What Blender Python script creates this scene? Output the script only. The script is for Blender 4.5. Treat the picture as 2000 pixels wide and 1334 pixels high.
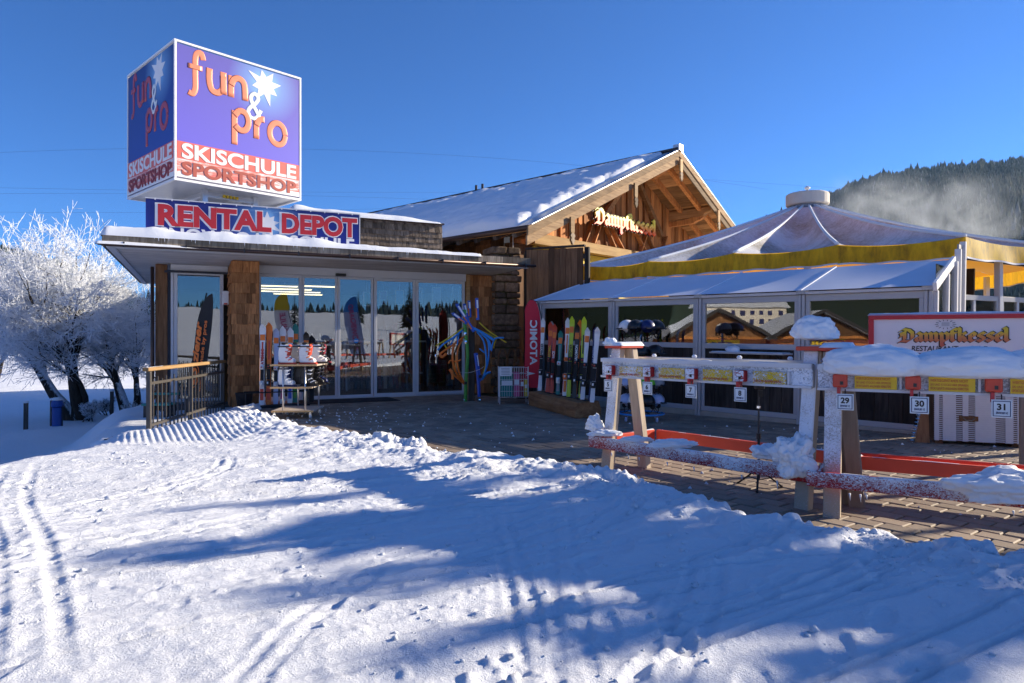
import bpy, bmesh, math, random
import numpy as np
from mathutils import Vector, Matrix, noise as mnoise

for o in list(bpy.data.objects):
    bpy.data.objects.remove(o, do_unlink=True)
SC = bpy.context.scene
COL = SC.collection
R = math.radians
rnd = random.Random(7)

# ------------------------------------------------------------------ camera, sky, sun, exposure
EYE = 1.3                      # camera height above the paving
cam_d = bpy.data.cameras.new('camera')
cam = bpy.data.objects.new('camera', cam_d); COL.objects.link(cam)
cam.location = (0, 0, EYE); cam.rotation_euler = (R(90), 0, 0)
cam_d.sensor_width = 36; cam_d.lens = 23.58
cam_d.shift_y = -0.0015
cam_d.clip_start = 0.05; cam_d.clip_end = 20000
SC.camera = cam

SUN_AZ = (0.94, 0.34)          # horizontal direction towards the sun
SUN_EL = R(20)
world = bpy.data.worlds.new('World'); SC.world = world
world.use_nodes = True
wn = world.node_tree.nodes; wl = world.node_tree.links
sky = wn.new('ShaderNodeTexSky'); sky.sky_type = 'NISHITA'; sky.sun_disc = False
sky.sun_elevation = SUN_EL; sky.sun_rotation = math.atan2(SUN_AZ[0], SUN_AZ[1])
sky.altitude = 2500; sky.air_density = 1.0; sky.dust_density = 0.0; sky.ozone_density = 6.0
bg = wn['Background']; bg.inputs['Strength'].default_value = 0.092
tint = wn.new('ShaderNodeMix'); tint.data_type = 'RGBA'; tint.blend_type = 'MULTIPLY'; tint.inputs[0].default_value = 1.0
tint.inputs[7].default_value = (0.56, 0.81, 1.06, 1)     # the camera's cold rendering of the winter sky
wl.new(sky.outputs['Color'], tint.inputs[6]); wl.new(tint.outputs[2], bg.inputs['Color'])

sun_d = bpy.data.lights.new('sun', 'SUN'); sun_d.energy = 4.9; sun_d.angle = R(0.5)
sun_d.color = (1.0, 0.87, 0.67)
sun = bpy.data.objects.new('sun', sun_d); COL.objects.link(sun)
_l = math.hypot(*SUN_AZ)
SUN_DIR = Vector((SUN_AZ[0]/_l*math.cos(SUN_EL), SUN_AZ[1]/_l*math.cos(SUN_EL), math.sin(SUN_EL)))
sun.rotation_euler = (-SUN_DIR).to_track_quat('-Z', 'Y').to_euler()
sun.location = SUN_DIR * 60

SC.view_settings.view_transform = 'Standard'
SC.view_settings.look = 'None'
SC.view_settings.exposure = 0.98
SC.view_settings.gamma = 1.0
SC.view_settings.use_curve_mapping = False
SC.render.engine = 'CYCLES'
SC.cycles.max_bounces = 8; SC.cycles.transparent_max_bounces = 16
SC.cycles.use_denoising = True

# ------------------------------------------------------------------ helpers
def at(px, py, Y):
    """point seen at photograph pixel (px, py) at depth Y"""
    return Vector(((px-1000)/1310*Y, Y, EYE-(py-664)/1310*Y))

def link(o, parent=None):
    COL.objects.link(o)
    if parent is not None: o.parent = parent
    return o

def tag(o, label, cat, group=None):
    o['label'] = label; o['category'] = cat
    if group: o['group'] = group
    return o

def thing(name, label, cat, loc=(0, 0, 0), rotz=0.0, group=None):
    o = bpy.data.objects.new(name, None); link(o)
    o.empty_display_size = 0.2
    o.location = loc; o.rotation_euler = (0, 0, rotz)
    return tag(o, label, cat, group)

def structure(o):
    o['kind'] = 'structure'; return o

def stuff(o):
    o['kind'] = 'stuff'; return o

def copy_tree(o, parent=None):
    c = o.copy(); COL.objects.link(c); c.parent = parent
    for ch in o.children: copy_tree(ch, c)
    return c

def mesh_obj(name, me, mat=None, parent=None, smooth=False, bevel=0.0, seg=1):
    o = bpy.data.objects.new(name, me)
    if mat is not None and len(me.materials) == 0:
        me.materials.append(MAT[mat] if isinstance(mat, str) else mat)
    if smooth:
        me.polygons.foreach_set('use_smooth', [True]*len(me.polygons))
    if bevel:
        m = o.modifiers.new('bevel', 'BEVEL'); m.width = bevel; m.segments = seg; m.limit_method = 'ANGLE'
    return link(o, parent)

class MB:
    """collects shapes into one mesh"""
    def __init__(s): s.v = []; s.f = []
    def add(s, vs, fs):
        k = len(s.v); s.v.extend([tuple(p) for p in vs]); s.f.extend([tuple(i+k for i in f) for f in fs]); return s
    def box(s, x0, x1, y0, y1, z0, z1):
        return s.add([(x0,y0,z0),(x1,y0,z0),(x1,y1,z0),(x0,y1,z0),(x0,y0,z1),(x1,y0,z1),(x1,y1,z1),(x0,y1,z1)],
              [(3,2,1,0),(4,5,6,7),(0,1,5,4),(1,2,6,5),(2,3,7,6),(3,0,4,7)])
    def hexa(s, b, t):
        """box from 4 bottom and 4 top corners, counter-clockwise from above"""
        return s.add(list(b)+list(t), [(3,2,1,0),(4,5,6,7),(0,1,5,4),(1,2,6,5),(2,3,7,6),(3,0,4,7)])
    def beam(s, p, q, w, h, up=(0, 0, 1)):
        p = Vector(p); q = Vector(q); d = (q-p).normalized(); u = Vector(up)
        a = d.cross(u)
        if a.length < 1e-5: a = d.cross(Vector((0, 1, 0)))
        a.normalize(); u = a.cross(d).normalized()
        a = a*w/2; u = u*h/2
        return s.hexa([p-a-u, p+a-u, q+a-u, q-a-u], [p-a+u, p+a+u, q+a+u, q-a+u])
    def prism(s, poly, z0, z1, fn=lambda x, y, z: (x, y, z)):
        n = len(poly)
        vs = [fn(x, y, z0) for x, y in poly]+[fn(x, y, z1) for x, y in poly]
        fs = [tuple(range(n-1, -1, -1)), tuple(range(n, 2*n))]
        for i in range(n):
            j = (i+1) % n; fs.append((i, j, n+j, n+i))
        return s.add(vs, fs)
    def tube(s, pts, r, n=8, cap=True):
        pts = [Vector(p) for p in pts]; m = len(pts)
        rs = r if isinstance(r, (list, tuple)) else [r]*m
        vs = []; fs = []
        t0 = (pts[1]-pts[0]).normalized()
        a = t0.orthogonal().normalized()
        for i, p in enumerate(pts):
            t = (pts[min(i+1, m-1)]-pts[max(i-1, 0)])
            t = t.normalized() if t.length > 1e-9 else t0
            a = (a-t*a.dot(t)); a = a.normalized() if a.length > 1e-6 else t.orthogonal().normalized()
            b = t.cross(a)
            for k in range(n):
                an = 2*math.pi*k/n
                vs.append(p+(a*math.cos(an)+b*math.sin(an))*rs[i])
        for i in range(m-1):
            for k in range(n):
                l = (k+1) % n
                fs.append((i*n+k, i*n+l, (i+1)*n+l, (i+1)*n+k))
        if cap:
            fs.append(tuple(range(n-1, -1, -1))); fs.append(tuple((m-1)*n+k for k in range(n)))
        return s.add(vs, fs)
    def lathe(s, prof, n=16, c=(0, 0, 0)):
        vs = []; fs = []; m = len(prof)
        for r, z in prof:
            for k in range(n):
                an = 2*math.pi*k/n
                vs.append((c[0]+r*math.cos(an), c[1]+r*math.sin(an), c[2]+z))
        for i in range(m-1):
            for k in range(n):
                l = (k+1) % n
                fs.append((i*n+k, i*n+l, (i+1)*n+l, (i+1)*n+k))
        fs.append(tuple(range(n-1, -1, -1))); fs.append(tuple((m-1)*n+k for k in range(n)))
        return s.add(vs, fs)
    def grid(s, fn, nu, nv):
        vs = [fn(i/nu, j/nv) for j in range(nv+1) for i in range(nu+1)]
        w = nu+1
        return s.add(vs, [(j*w+i, j*w+i+1, (j+1)*w+i+1, (j+1)*w+i) for j in range(nv) for i in range(nu)])
    def mesh(s, name='mesh'):
        me = bpy.data.meshes.new(name); me.from_pydata(s.v, [], s.f); me.update()
        return me
    def build(s, name, mat, parent=None, smooth=False, bevel=0.0, seg=1):
        return mesh_obj(name, s.mesh(name), mat, parent, smooth, bevel, seg)

def np_mesh(name, V, F):
    """fast quad/tri mesh from numpy arrays"""
    me = bpy.data.meshes.new(name)
    n = len(V); m, k = F.shape
    me.vertices.add(n); me.vertices.foreach_set('co', np.asarray(V, dtype=np.float32).ravel())
    me.loops.add(m*k); me.loops.foreach_set('vertex_index', F.astype(np.int32).ravel())
    me.polygons.add(m); me.polygons.foreach_set('loop_start', np.arange(0, m*k, k, dtype=np.int32))
    me.update(calc_edges=True)
    return me

def grid_faces(nx, ny):
    i = np.arange(nx-1); j = np.arange(ny-1)
    I, J = np.meshgrid(i, j); a = (J*nx+I).ravel()
    return np.stack([a, a+1, a+1+nx, a+nx], 1)

_rs = np.random.RandomState(3)
_LAT = _rs.rand(256, 256).astype(np.float64)
def vnoise(x, y):
    """smooth value noise in -1..1"""
    xi = np.floor(x).astype(int); yi = np.floor(y).astype(int)
    fx = x-xi; fy = y-yi
    fx = fx*fx*fx*(fx*(fx*6-15)+10); fy = fy*fy*fy*(fy*(fy*6-15)+10)
    g = lambda a, b: _LAT[a & 255, b & 255]
    v = (g(xi, yi)*(1-fx)+g(xi+1, yi)*fx)*(1-fy)+(g(xi, yi+1)*(1-fx)+g(xi+1, yi+1)*fx)*fy
    return v*2-1
def fbm(x, y, o=4, gain=0.5):
    s = 0; a = 1.0; t = 0
    for k in range(o):
        s = s+a*vnoise(x*2**k+17.3*k, y*2**k+5.1*k); t += a; a *= gain
    return s/t

def text_mesh(body, size, depth=0.01, bold=0.0, align='LEFT', shear=0.0, space=1.0, bevel=0.0, xs=1.0):
    """lettering standing upright: x to the right, z up, front towards -y"""
    c = bpy.data.curves.new('t', 'FONT'); c.body = body; c.size = size; c.extrude = depth/2
    c.offset = bold; c.align_x = align; c.shear = shear; c.space_character = space; c.resolution_u = 4
    c.bevel_depth = bevel; c.bevel_resolution = 1
    o = bpy.data.objects.new('t', c)
    me = bpy.data.meshes.new_from_object(o)
    bpy.data.objects.remove(o); bpy.data.curves.remove(c)
    me.materials.clear()
    n = len(me.vertices); co = np.empty(n*3, np.float32); me.vertices.foreach_get('co', co); co = co.reshape(-1, 3)
    co = np.stack([co[:, 0]*xs, -co[:, 2], co[:, 1]], 1)
    me.vertices.foreach_set('co', co.ravel()); me.update()
    return me

def text(name, body, size, mat, parent, loc, depth=0.01, **k):
    rot = k.pop('rot', (0, 0, 0)); width = k.pop('width', None)
    me = text_mesh(body, size, depth, **k)
    o = mesh_obj(name, me, mat, parent); o.location = loc; o.rotation_euler = rot
    if width:
        xs = [v.co.x for v in me.vertices]; w = max(xs)-min(xs)
        if w > 0: o.scale = (width/w, 1, 1)
    return o

# broad-nib (blackletter) writing
_G = {
 'D': (1.02, [[(0.0,1.2),(.22,1.42),(.62,1.30),(.84,1.0),(.84,.36),(.56,.0),(.12,.06),(-.06,-.06)],[(.36,1.22),(.30,1.0),(.30,.2)],[(.06,1.0),(.14,.72),(.02,.5)]]),
 'a': (.66, [[(.06,.82),(.22,1.0),(.42,.82),(.42,.16),(.54,.04)],[(.42,.56),(.1,.42),(.1,.16),(.22,.02),(.42,.2)]]),
 'm': (1.06, [[(0,.95),(.12,.82),(.12,.18),(.22,.06)],[(.12,.78),(.34,.98),(.46,.84),(.46,.18),(.56,.06)],[(.46,.78),(.68,.98),(.8,.84),(.8,.18),(.92,.05)]]),
 'p': (.70, [[(0,.95),(.12,.82),(.12,-.4),(.22,-.52)],[(.12,.78),(.34,1.0),(.52,.82),(.52,.2),(.32,.0),(.12,.12)]]),
 'f': (.50, [[(.46,1.3),(.28,1.46),(.12,1.3),(.12,.16),(.24,.04)],[(-.06,.92),(.36,.92)]]),
 'k': (.68, [[(0,1.52),(.12,1.38),(.12,.18),(.24,.05)],[(.12,.72),(.38,1.0),(.48,.8),(.22,.58)],[(.24,.56),(.44,.34),(.44,.16),(.56,.04)]]),
 'e': (.58, [[(.3,1.0),(.12,.82),(.12,.18),(.28,.02),(.48,.2)],[(.28,1.0),(.46,.82),(.4,.6),(.14,.5)]]),
 's': (.58, [[(.48,.84),(.32,1.0),(.12,.84),(.14,.64),(.42,.42),(.46,.2),(.26,.02),(.06,.18)]]),
 'l': (.36, [[(0,1.52),(.12,1.38),(.12,.18),(.24,.05)]]),
}
def _hull(P):
    P = sorted(set(P)); 
    def half(ps):
        h = []
        for p in ps:
            while len(h) > 1 and (h[-1][0]-h[-2][0])*(p[1]-h[-2][1])-(h[-1][1]-h[-2][1])*(p[0]-h[-2][0]) <= 0: h.pop()
            h.append(p)
        return h
    a = half(P); b = half(P[::-1]); return a[:-1]+b[:-1]
def blackletter(name, ch, size, depth, nib, mat, parent, x, z, y=0.0):
    w, strokes = _G[ch]; mb = MB(); k = 0
    for st in strokes:
        for p, q in zip(st, st[1:]):
            pts = []
            for c in (p, q):
                for sx, sy in ((-1,-1),(1,1)):
                    for tx, ty in ((-.3,.3),(.3,-.3)):
                        pts.append((x+(c[0]+.5*nib*(sx+tx*.5))*size, z+(c[1]+.5*nib*(sy+ty*.5))*size))
            h = _hull(pts); k += 1
            mb.prism(h, y-depth-k*.0004, y, lambda a, b, c: (a, c, b))
    return mb.build(name, mat, parent)
def blackletter_word(word, size, depth, nib, mat, parent, x, z, y=0.0, name='letter'):
    for ch in word:
        blackletter(name, ch, size, depth, nib, mat, parent, x, z, y)
        x += _G[ch][0]*size
    return x
def word_width(word): return sum(_G[c][0] for c in word)

def blob(name, label, loc, size, seed, parent=None, rotz=0, sub=5, rough=.28, mat='smooth_snow', flat=.35, cat='snow', group='snow lumps on the racks', bumps=2.2):
    """irregular clump of snow, flattened below"""
    bm = bmesh.new(); bmesh.ops.create_icosphere(bm, subdivisions=sub, radius=1.0)
    for v in bm.verts:
        p = v.co.copy()
        d = 1+rough*.05*mnoise.noise(p*bumps*9+Vector((seed, seed, 0)))+rough*mnoise.noise(p*bumps*.6+Vector((seed*3.1, 0, 0)))+rough*.55*mnoise.noise(p*bumps*1.7+Vector((0, seed*2.3, 0)))+rough*.22*mnoise.noise(p*bumps*4.5+Vector((0, 0, seed)))
        q = p*d
        if q.z < -flat: q.z = -flat+(q.z+flat)*.25
        v.co = Vector((q.x*size[0], q.y*size[1], q.z*size[2]))
    me = bpy.data.meshes.new(name); bm.to_mesh(me); bm.free()
    o = mesh_obj(name, me, mat, parent, smooth=True); o.location = loc; o.rotation_euler = (0, 0, rotz)
    if parent is None: tag(o, label, cat, group)
    return o

# ------------------------------------------------------------------ materials
MAT = {}
def nodes(name):
    m = bpy.data.materials.new(name); m.use_nodes = True; MAT[name] = m
    nt = m.node_tree; b = nt.nodes['Principled BSDF']
    return m, nt, b
def N(nt, t, **kw):
    n = nt.nodes.new(t)
    for k, v in kw.items():
        if k in n.inputs: n.inputs[k].default_value = v
        else: setattr(n, k, v)
    return n
def ramp(nt, src, stops):
    r = nt.nodes.new('ShaderNodeValToRGB'); e = r.color_ramp.elements
    while len(e) < len(stops): e.new(0.5)
    for el, (p, c) in zip(e, stops):
        el.position = p; el.color = (c[0], c[1], c[2], 1) if not isinstance(c, (int, float)) else (c, c, c, 1)
    nt.links.new(src, r.inputs['Fac']); return r.outputs['Color']
def coords(nt, kind='Object', scale=(1, 1, 1), rot=(0, 0, 0)):
    tc = nt.nodes.new('ShaderNodeTexCoord'); mp = nt.nodes.new('ShaderNodeMapping')
    mp.inputs['Scale'].default_value = scale; mp.inputs['Rotation'].default_value = rot
    nt.links.new(tc.outputs[kind], mp.inputs['Vector']); return mp.outputs['Vector']
def mix(nt, fac, a, b, mode='MIX'):
    m = nt.nodes.new('ShaderNodeMix'); m.data_type = 'RGBA'; m.blend_type = mode
    for sock, v in ((m.inputs[0], fac), (m.inputs[6], a), (m.inputs[7], b)):
        if hasattr(v, 'links'): nt.links.new(v, sock)
        elif isinstance(v, (int, float)): sock.default_value = v
        else: sock.default_value = (v[0], v[1], v[2], 1)
    return m.outputs[2]
def bump(nt, b, h, strength=0.3, dist=0.01):
    n = nt.nodes.new('ShaderNodeBump'); n.inputs['Strength'].default_value = strength; n.inputs['Distance'].default_value = dist
    nt.links.new(h, n.inputs['Height']); nt.links.new(n.outputs['Normal'], b.inputs['Normal'])
def setb(b, col=None, rough=0.6, metal=0.0, spec=0.5, coat=0.0):
    if col is not None: b.inputs['Base Color'].default_value = (*col, 1)
    b.inputs['Roughness'].default_value = rough; b.inputs['Metallic'].default_value = metal
    b.inputs['Specular IOR Level'].default_value = spec; b.inputs['Coat Weight'].default_value = coat
def noise_tex(nt, vec, scale, detail=4, rough=0.55, dist=0.0):
    n = N(nt, 'ShaderNodeTexNoise'); n.inputs['Scale'].default_value = scale; n.inputs['Detail'].default_value = detail
    n.inputs['Roughness'].default_value = rough; n.inputs['Distortion'].default_value = dist
    nt.links.new(vec, n.inputs['Vector']); return n.outputs['Fac']

def plain(name, col, rough=0.5, metal=0.0, var=0.12, scale=6.0, spec=0.5, bmp=0.0, coat=0.0):
    """painted / plastic / metal surface with slight wear"""
    m, nt, b = nodes(name); setb(b, col, rough, metal, spec, coat)
    v = coords(nt); f = noise_tex(nt, v, scale, 5)
    c = mix(nt, f, tuple(c*(1-var) for c in col), tuple(min(1, c*(1+var)) for c in col))
    nt.links.new(c, b.inputs['Base Color'])
    if bmp: bump(nt, b, f, bmp, 0.004)
    return m
def wood(name, dark, light, axis='Z', scale=14.0, rough=0.75, stain=0.35, rand=True, bmp=0.35):
    """boards with grain along one axis, each piece a little different"""
    m, nt, b = nodes(name); setb(b, None, rough, spec=0.25)
    sc = {'X': (0.09, 1, 1), 'Y': (1, 0.09, 1), 'Z': (1, 1, 0.09)}[axis]
    v = coords(nt, 'Object', sc)
    oi = nt.nodes.new('ShaderNodeObjectInfo')
    ad = nt.nodes.new('ShaderNodeVectorMath'); ad.operation = 'MULTIPLY_ADD'
    cb = nt.nodes.new('ShaderNodeCombineXYZ')
    for k in range(3): nt.links.new(oi.outputs['Random'], cb.inputs[k])
    nt.links.new(cb.outputs[0], ad.inputs[0]); ad.inputs[1].default_value = (37, 23, 11); nt.links.new(v, ad.inputs[2])
    g = noise_tex(nt, ad.outputs[0], scale, 6, 0.65, 0.6)
    c = ramp(nt, g, [(0.3, dark), (0.7, light)])
    if stain:
        g2 = noise_tex(nt, coords(nt, 'Object', (1, 1, 0.5)), 2.3, 3)
        c = mix(nt, ramp(nt, g2, [(0.45, 0.0), (0.75, stain)]), c, tuple(x*0.45 for x in dark))
    if rand:
        rr = nt.nodes.new('ShaderNodeMapRange'); rr.inputs[3].default_value = 0.50; rr.inputs[4].default_value = 1.40
        nt.links.new(oi.outputs['Random'], rr.inputs[0])
        hv = nt.nodes.new('ShaderNodeHueSaturation'); nt.links.new(rr.outputs[0], hv.inputs['Value']); nt.links.new(c, hv.inputs['Color']); c = hv.outputs[0]
    nt.links.new(c, b.inputs['Base Color']); bump(nt, b, g, bmp, 0.004)
    return m
def frosted(name, base, frost=(0.86, 0.89, 0.95), cover=0.5, axis=(0, -1, 0), scale=30, sharp=0.05, z=None):
    """painted timber with rime on the faces that look along axis (object space)"""
    m, nt, b = nodes(name); setb(b, base, 0.6, spec=0.3)
    v = coords(nt, 'Object', (1, 1, 1.6))
    f = noise_tex(nt, v, scale, 4, 0.6, 1.2)
    big = noise_tex(nt, coords(nt), 2.2, 2)
    tc = nt.nodes.new('ShaderNodeTexCoord')
    d = nt.nodes.new('ShaderNodeVectorMath'); d.operation = 'DOT_PRODUCT'; d.inputs[1].default_value = axis
    nt.links.new(tc.outputs['Normal'], d.inputs[0])
    s = nt.nodes.new('ShaderNodeMath'); s.operation = 'MULTIPLY_ADD'; s.inputs[1].default_value = 0.55
    nt.links.new(big, s.inputs[0]); nt.links.new(f, s.inputs[2])
    th = 0.775-0.5*(cover-0.5)
    k = ramp(nt, s.outputs[0], [(th-sharp, 0.0), (th+sharp, 1.0)])
    mk = ramp(nt, d.outputs['Value'], [(0.35, 0.0), (0.7, 1.0)])
    mm = nt.nodes.new('ShaderNodeMath'); mm.operation = 'MULTIPLY'; nt.links.new(k, mm.inputs[0]); nt.links.new(mk, mm.inputs[1])
    frost_fac = mm.outputs[0]
    if z:      # rime thins out towards z[0]
        sp = nt.nodes.new('ShaderNodeSeparateXYZ'); nt.links.new(tc.outputs['Object'], sp.inputs[0])
        mr = nt.nodes.new('ShaderNodeMapRange'); mr.inputs[1].default_value = z[0]; mr.inputs[2].default_value = z[1]; mr.inputs[3].default_value = -z[2]; mr.inputs[4].default_value = z[2]
        nt.links.new(sp.outputs['Z'], mr.inputs[0])
        a2 = nt.nodes.new('ShaderNodeMath'); a2.operation = 'ADD'; nt.links.new(s.outputs[0], a2.inputs[0]); nt.links.new(mr.outputs[0], a2.inputs[1])
        for l in list(nt.links):
            if l.to_socket == k.node.inputs['Fac']: nt.links.remove(l)
        nt.links.new(a2.outputs[0], k.node.inputs['Fac'])
    g = noise_tex(nt, coords(nt, 'Object', (1, 1, 1)), 9, 5)
    bc = mix(nt, g, tuple(c*0.82 for c in base), tuple(min(1, c*1.12) for c in base))
    nt.links.new(mix(nt, mm.outputs[0], bc, frost), b.inputs['Base Color']); bump(nt, b, mm.outputs[0], 0.8, 0.006)
    return m

def make_materials():
    # snow
    m, nt, b = nodes('snow'); setb(b, (0.80, 0.83, 0.88), 0.62, spec=0.3)
    v = coords(nt)
    f1 = noise_tex(nt, v, 34, 8, 0.75); f2 = noise_tex(nt, v, 130, 3, 0.6)
    s = nt.nodes.new('ShaderNodeMath'); s.operation = 'MULTIPLY_ADD'; s.inputs[1].default_value = 0.35; nt.links.new(f2, s.inputs[0]); nt.links.new(f1, s.inputs[2])
    bump(nt, b, s.outputs[0], 0.75, 0.022)
    c = mix(nt, f1, (0.78, 0.81, 0.87), (0.86, 0.88, 0.91)); nt.links.new(c, b.inputs['Base Color'])
    m, nt, b = nodes('smooth_snow'); setb(b, (0.82, 0.85, 0.89), 0.6, spec=0.3)
    f1 = noise_tex(nt, coords(nt), 18, 8, 0.72); bump(nt, b, f1, 0.4, 0.015)
    m, nt, b = nodes('far_snow'); setb(b, (0.80, 0.83, 0.88), 0.8, spec=0.2)
    f1 = noise_tex(nt, coords(nt), 0.35, 8, 0.65); bump(nt, b, f1, 0.6, 0.25)
    plain('frost', (0.84, 0.87, 0.92), 0.7, var=0.05, scale=20)
    # ground
    m, nt, b = nodes('paver'); setb(b, None, 0.72, spec=0.35)
    oi = nt.nodes.new('ShaderNodeObjectInfo'); v = coords(nt)
    gm = nt.nodes.new('ShaderNodeNewGeometry')
    f = noise_tex(nt, v, 45, 5, 0.7); r1 = ramp(nt, gm.outputs['Random Per Island'], [(0, (0.25, 0.185, 0.135)), (0.5, (0.34, 0.26, 0.19)), (1, (0.42, 0.325, 0.235))])
    r2 = ramp(nt, oi.outputs['Random'], [(0, 0.78), (1, 1.1)])
    c = mix(nt, 1.0, r1, r2, 'MULTIPLY'); c = mix(nt, ramp(nt, f, [(0.4, 0.0), (0.75, 0.4)]), c, (0.14, 0.11, 0.09))
    st = noise_tex(nt, coords(nt, 'Generated'), 1.0, 2); wpos = nt.nodes.new('ShaderNodeNewGeometry'); big = noise_tex(nt, wpos.outputs['Position'], 0.9, 5, 0.65)
    c = mix(nt, ramp(nt, big, [(0.42, 0.0), (0.68, 0.55)]), c, (0.13, 0.105, 0.09))
    nt.links.new(c, b.inputs['Base Color']); bump(nt, b, f, 0.4, 0.004)
    m, nt, b = nodes('joint_sand'); setb(b, None, 0.95, spec=0.1)
    f = noise_tex(nt, coords(nt), 7, 6, 0.7)
    nt.links.new(ramp(nt, f, [(0.35, (0.05, 0.04, 0.03)), (0.52, (0.09, 0.08, 0.035)), (0.7, (0.12, 0.13, 0.03))]), b.inputs['Base Color'])
    # timber
    wood('shingle', (0.26, 0.095, 0.032), (0.56, 0.26, 0.10), 'Z', 30, 0.8, 0.2)
    wood('grey_shingle', (0.10, 0.075, 0.055), (0.27, 0.21, 0.16), 'Z', 30, 0.85, 0.3)
    wood('fascia_wood', (0.17, 0.125, 0.085), (0.48, 0.39, 0.28), 'Z', 22, 0.85, 0.4)
    wood('brown_board', (0.13, 0.06, 0.028), (0.30, 0.155, 0.075), 'Z', 18, 0.8, 0.3)
    wood('red_board', (0.30, 0.10, 0.028), (0.62, 0.27, 0.085), 'Z', 16, 0.75, 0.2)
    wood('dark_board', (0.022, 0.018, 0.016), (0.085, 0.068, 0.055), 'Z', 18, 0.75, 0.45)
    wood('barge_wood', (0.17, 0.10, 0.052), (0.40, 0.27, 0.15), 'X', 14, 0.8, 0.3)
    wood('pale_beam', (0.40, 0.22, 0.07), (0.66, 0.43, 0.17), 'X', 12, 0.7, 0.1)
    wood('beam_wood', (0.26, 0.115, 0.04), (0.54, 0.28, 0.11), 'Y', 12, 0.8, 0.3)
    wood('log_wood', (0.17, 0.075, 0.03), (0.42, 0.22, 0.10), 'X', 10, 0.8, 0.25)
    wood('post_wood', (0.36, 0.29, 0.215), (0.54, 0.45, 0.345), 'Z', 16, 0.75, 0.12)
    wood('rail_wood', (0.36, 0.20, 0.08), (0.62, 0.40, 0.19), 'X', 14, 0.7, 0.2)
    wood('post_dark', (0.06, 0.05, 0.045), (0.17, 0.14, 0.12), 'Z', 14, 0.85, 0.3)
    m, nt, b = nodes('bark'); setb(b, None, 0.9, spec=0.15)
    f = noise_tex(nt, coords(nt, 'Object', (1, 1, 0.25)), 14, 6, 0.7)
    g = nt.nodes.new('ShaderNodeNewGeometry'); sx = nt.nodes.new('ShaderNodeSeparateXYZ'); nt.links.new(g.outputs['Normal'], sx.inputs[0])
    ad = nt.nodes.new('ShaderNodeMath'); ad.operation = 'MULTIPLY_ADD'; ad.inputs[1].default_value = 0.9; nt.links.new(f, ad.inputs[0]); nt.links.new(sx.outputs['Z'], ad.inputs[2])
    c = mix(nt, ramp(nt, ad.outputs[0], [(0.72, 0.0), (0.92, 1.0)]), ramp(nt, f, [(0.3, (0.022, 0.018, 0.015)), (0.7, (0.075, 0.06, 0.048))]), (0.82, 0.85, 0.9))
    nt.links.new(c, b.inputs['Base Color']); bump(nt, b, f, 0.7, 0.02)
    # stone, concrete
    m, nt, b = nodes('stone'); setb(b, None, 0.85, spec=0.3)
    oi = nt.nodes.new('ShaderNodeObjectInfo'); f = noise_tex(nt, coords(nt), 9, 7, 0.65)
    c = mix(nt, 1.0, ramp(nt, f, [(0.3, (0.10, 0.075, 0.055)), (0.55, (0.24, 0.18, 0.13)), (0.75, (0.38, 0.31, 0.24))]), ramp(nt, oi.outputs['Random'], [(0, (0.45, 0.42, 0.42)), (0.5, (0.8, 0.72, 0.65)), (1, (1.1, 1.0, 0.9))]), 'MULTIPLY')
    nt.links.new(c, b.inputs['Base Color']); bump(nt, b, f, 0.8, 0.02)
    plain('rock', (0.10, 0.09, 0.085), 0.9, var=0.5, scale=7, bmp=0.8)
    plain('concrete', (0.42, 0.37, 0.30), 0.85, var=0.25, scale=8, bmp=0.3)
    m, nt, b = nodes('soffit'); setb(b, None, 0.8, spec=0.2)
    f = noise_tex(nt, coords(nt, 'Object', (0.5, 1.5, 1)), 2.6, 7, 0.65)
    nt.links.new(ramp(nt, f, [(0.3, (0.44, 0.40, 0.37)), (0.6, (0.64, 0.60, 0.56)), (0.75, (0.72, 0.68, 0.64))]), b.inputs['Base Color'])
    # metal and plastic
    plain('white_metal', (0.62, 0.63, 0.66), 0.38, 0.0, 0.06, spec=0.5)
    plain('aluminium', (0.60, 0.61, 0.64), 0.32, 0.75, 0.06)
    plain('grey_frame', (0.44, 0.45, 0.47), 0.42, 0.1, 0.06)
    plain('chrome', (0.75, 0.76, 0.78), 0.15, 1.0, 0.03)
    plain('gutter', (0.085, 0.05, 0.038), 0.38, 0.5, 0.2)
    plain('dark_metal', (0.035, 0.035, 0.04), 0.4, 0.5, 0.2)
    plain('fence_metal', (0.10, 0.09, 0.082), 0.5, 0.4, 0.25)
    plain('black', (0.012, 0.012, 0.014), 0.35, 0.0, 0.2)
    plain('matt_black', (0.016, 0.016, 0.018), 0.75, 0.0, 0.3)
    plain('roof_dark', (0.035, 0.035, 0.04), 0.55, 0.2, 0.3)
    plain('flashing', (0.50, 0.52, 0.55), 0.35, 0.8, 0.1)
    plain('white', (0.80, 0.80, 0.81), 0.4, 0, 0.04)
    plain('plate_white', (0.74, 0.78, 0.80), 0.4, 0, 0.05)
    plain('red_paint', (0.62, 0.065, 0.03), 0.45, 0, 0.15)
    plain('dark_red', (0.28, 0.02, 0.022), 0.5, 0, 0.15)
    plain('sign_red', (0.52, 0.022, 0.03), 0.4, 0, 0.08)
    plain('orange', (0.85, 0.19, 0.02), 0.45, 0, 0.08)
    plain('orange_sticker', (0.90, 0.20, 0.02), 0.5, 0, 0.05)
    plain('yellow', (0.78, 0.53, 0.02), 0.5, 0, 0.1)
    plain('lime', (0.55, 0.68, 0.03), 0.4, 0, 0.08)
    plain('green', (0.08, 0.34, 0.05), 0.45, 0, 0.25)
    plain('bright_green', (0.16, 0.62, 0.03), 0.35, 0, 0.08)
    plain('teal', (0.02, 0.22, 0.19), 0.5, 0, 0.2)
    plain('blue', (0.02, 0.10, 0.52), 0.4, 0, 0.15)
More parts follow.
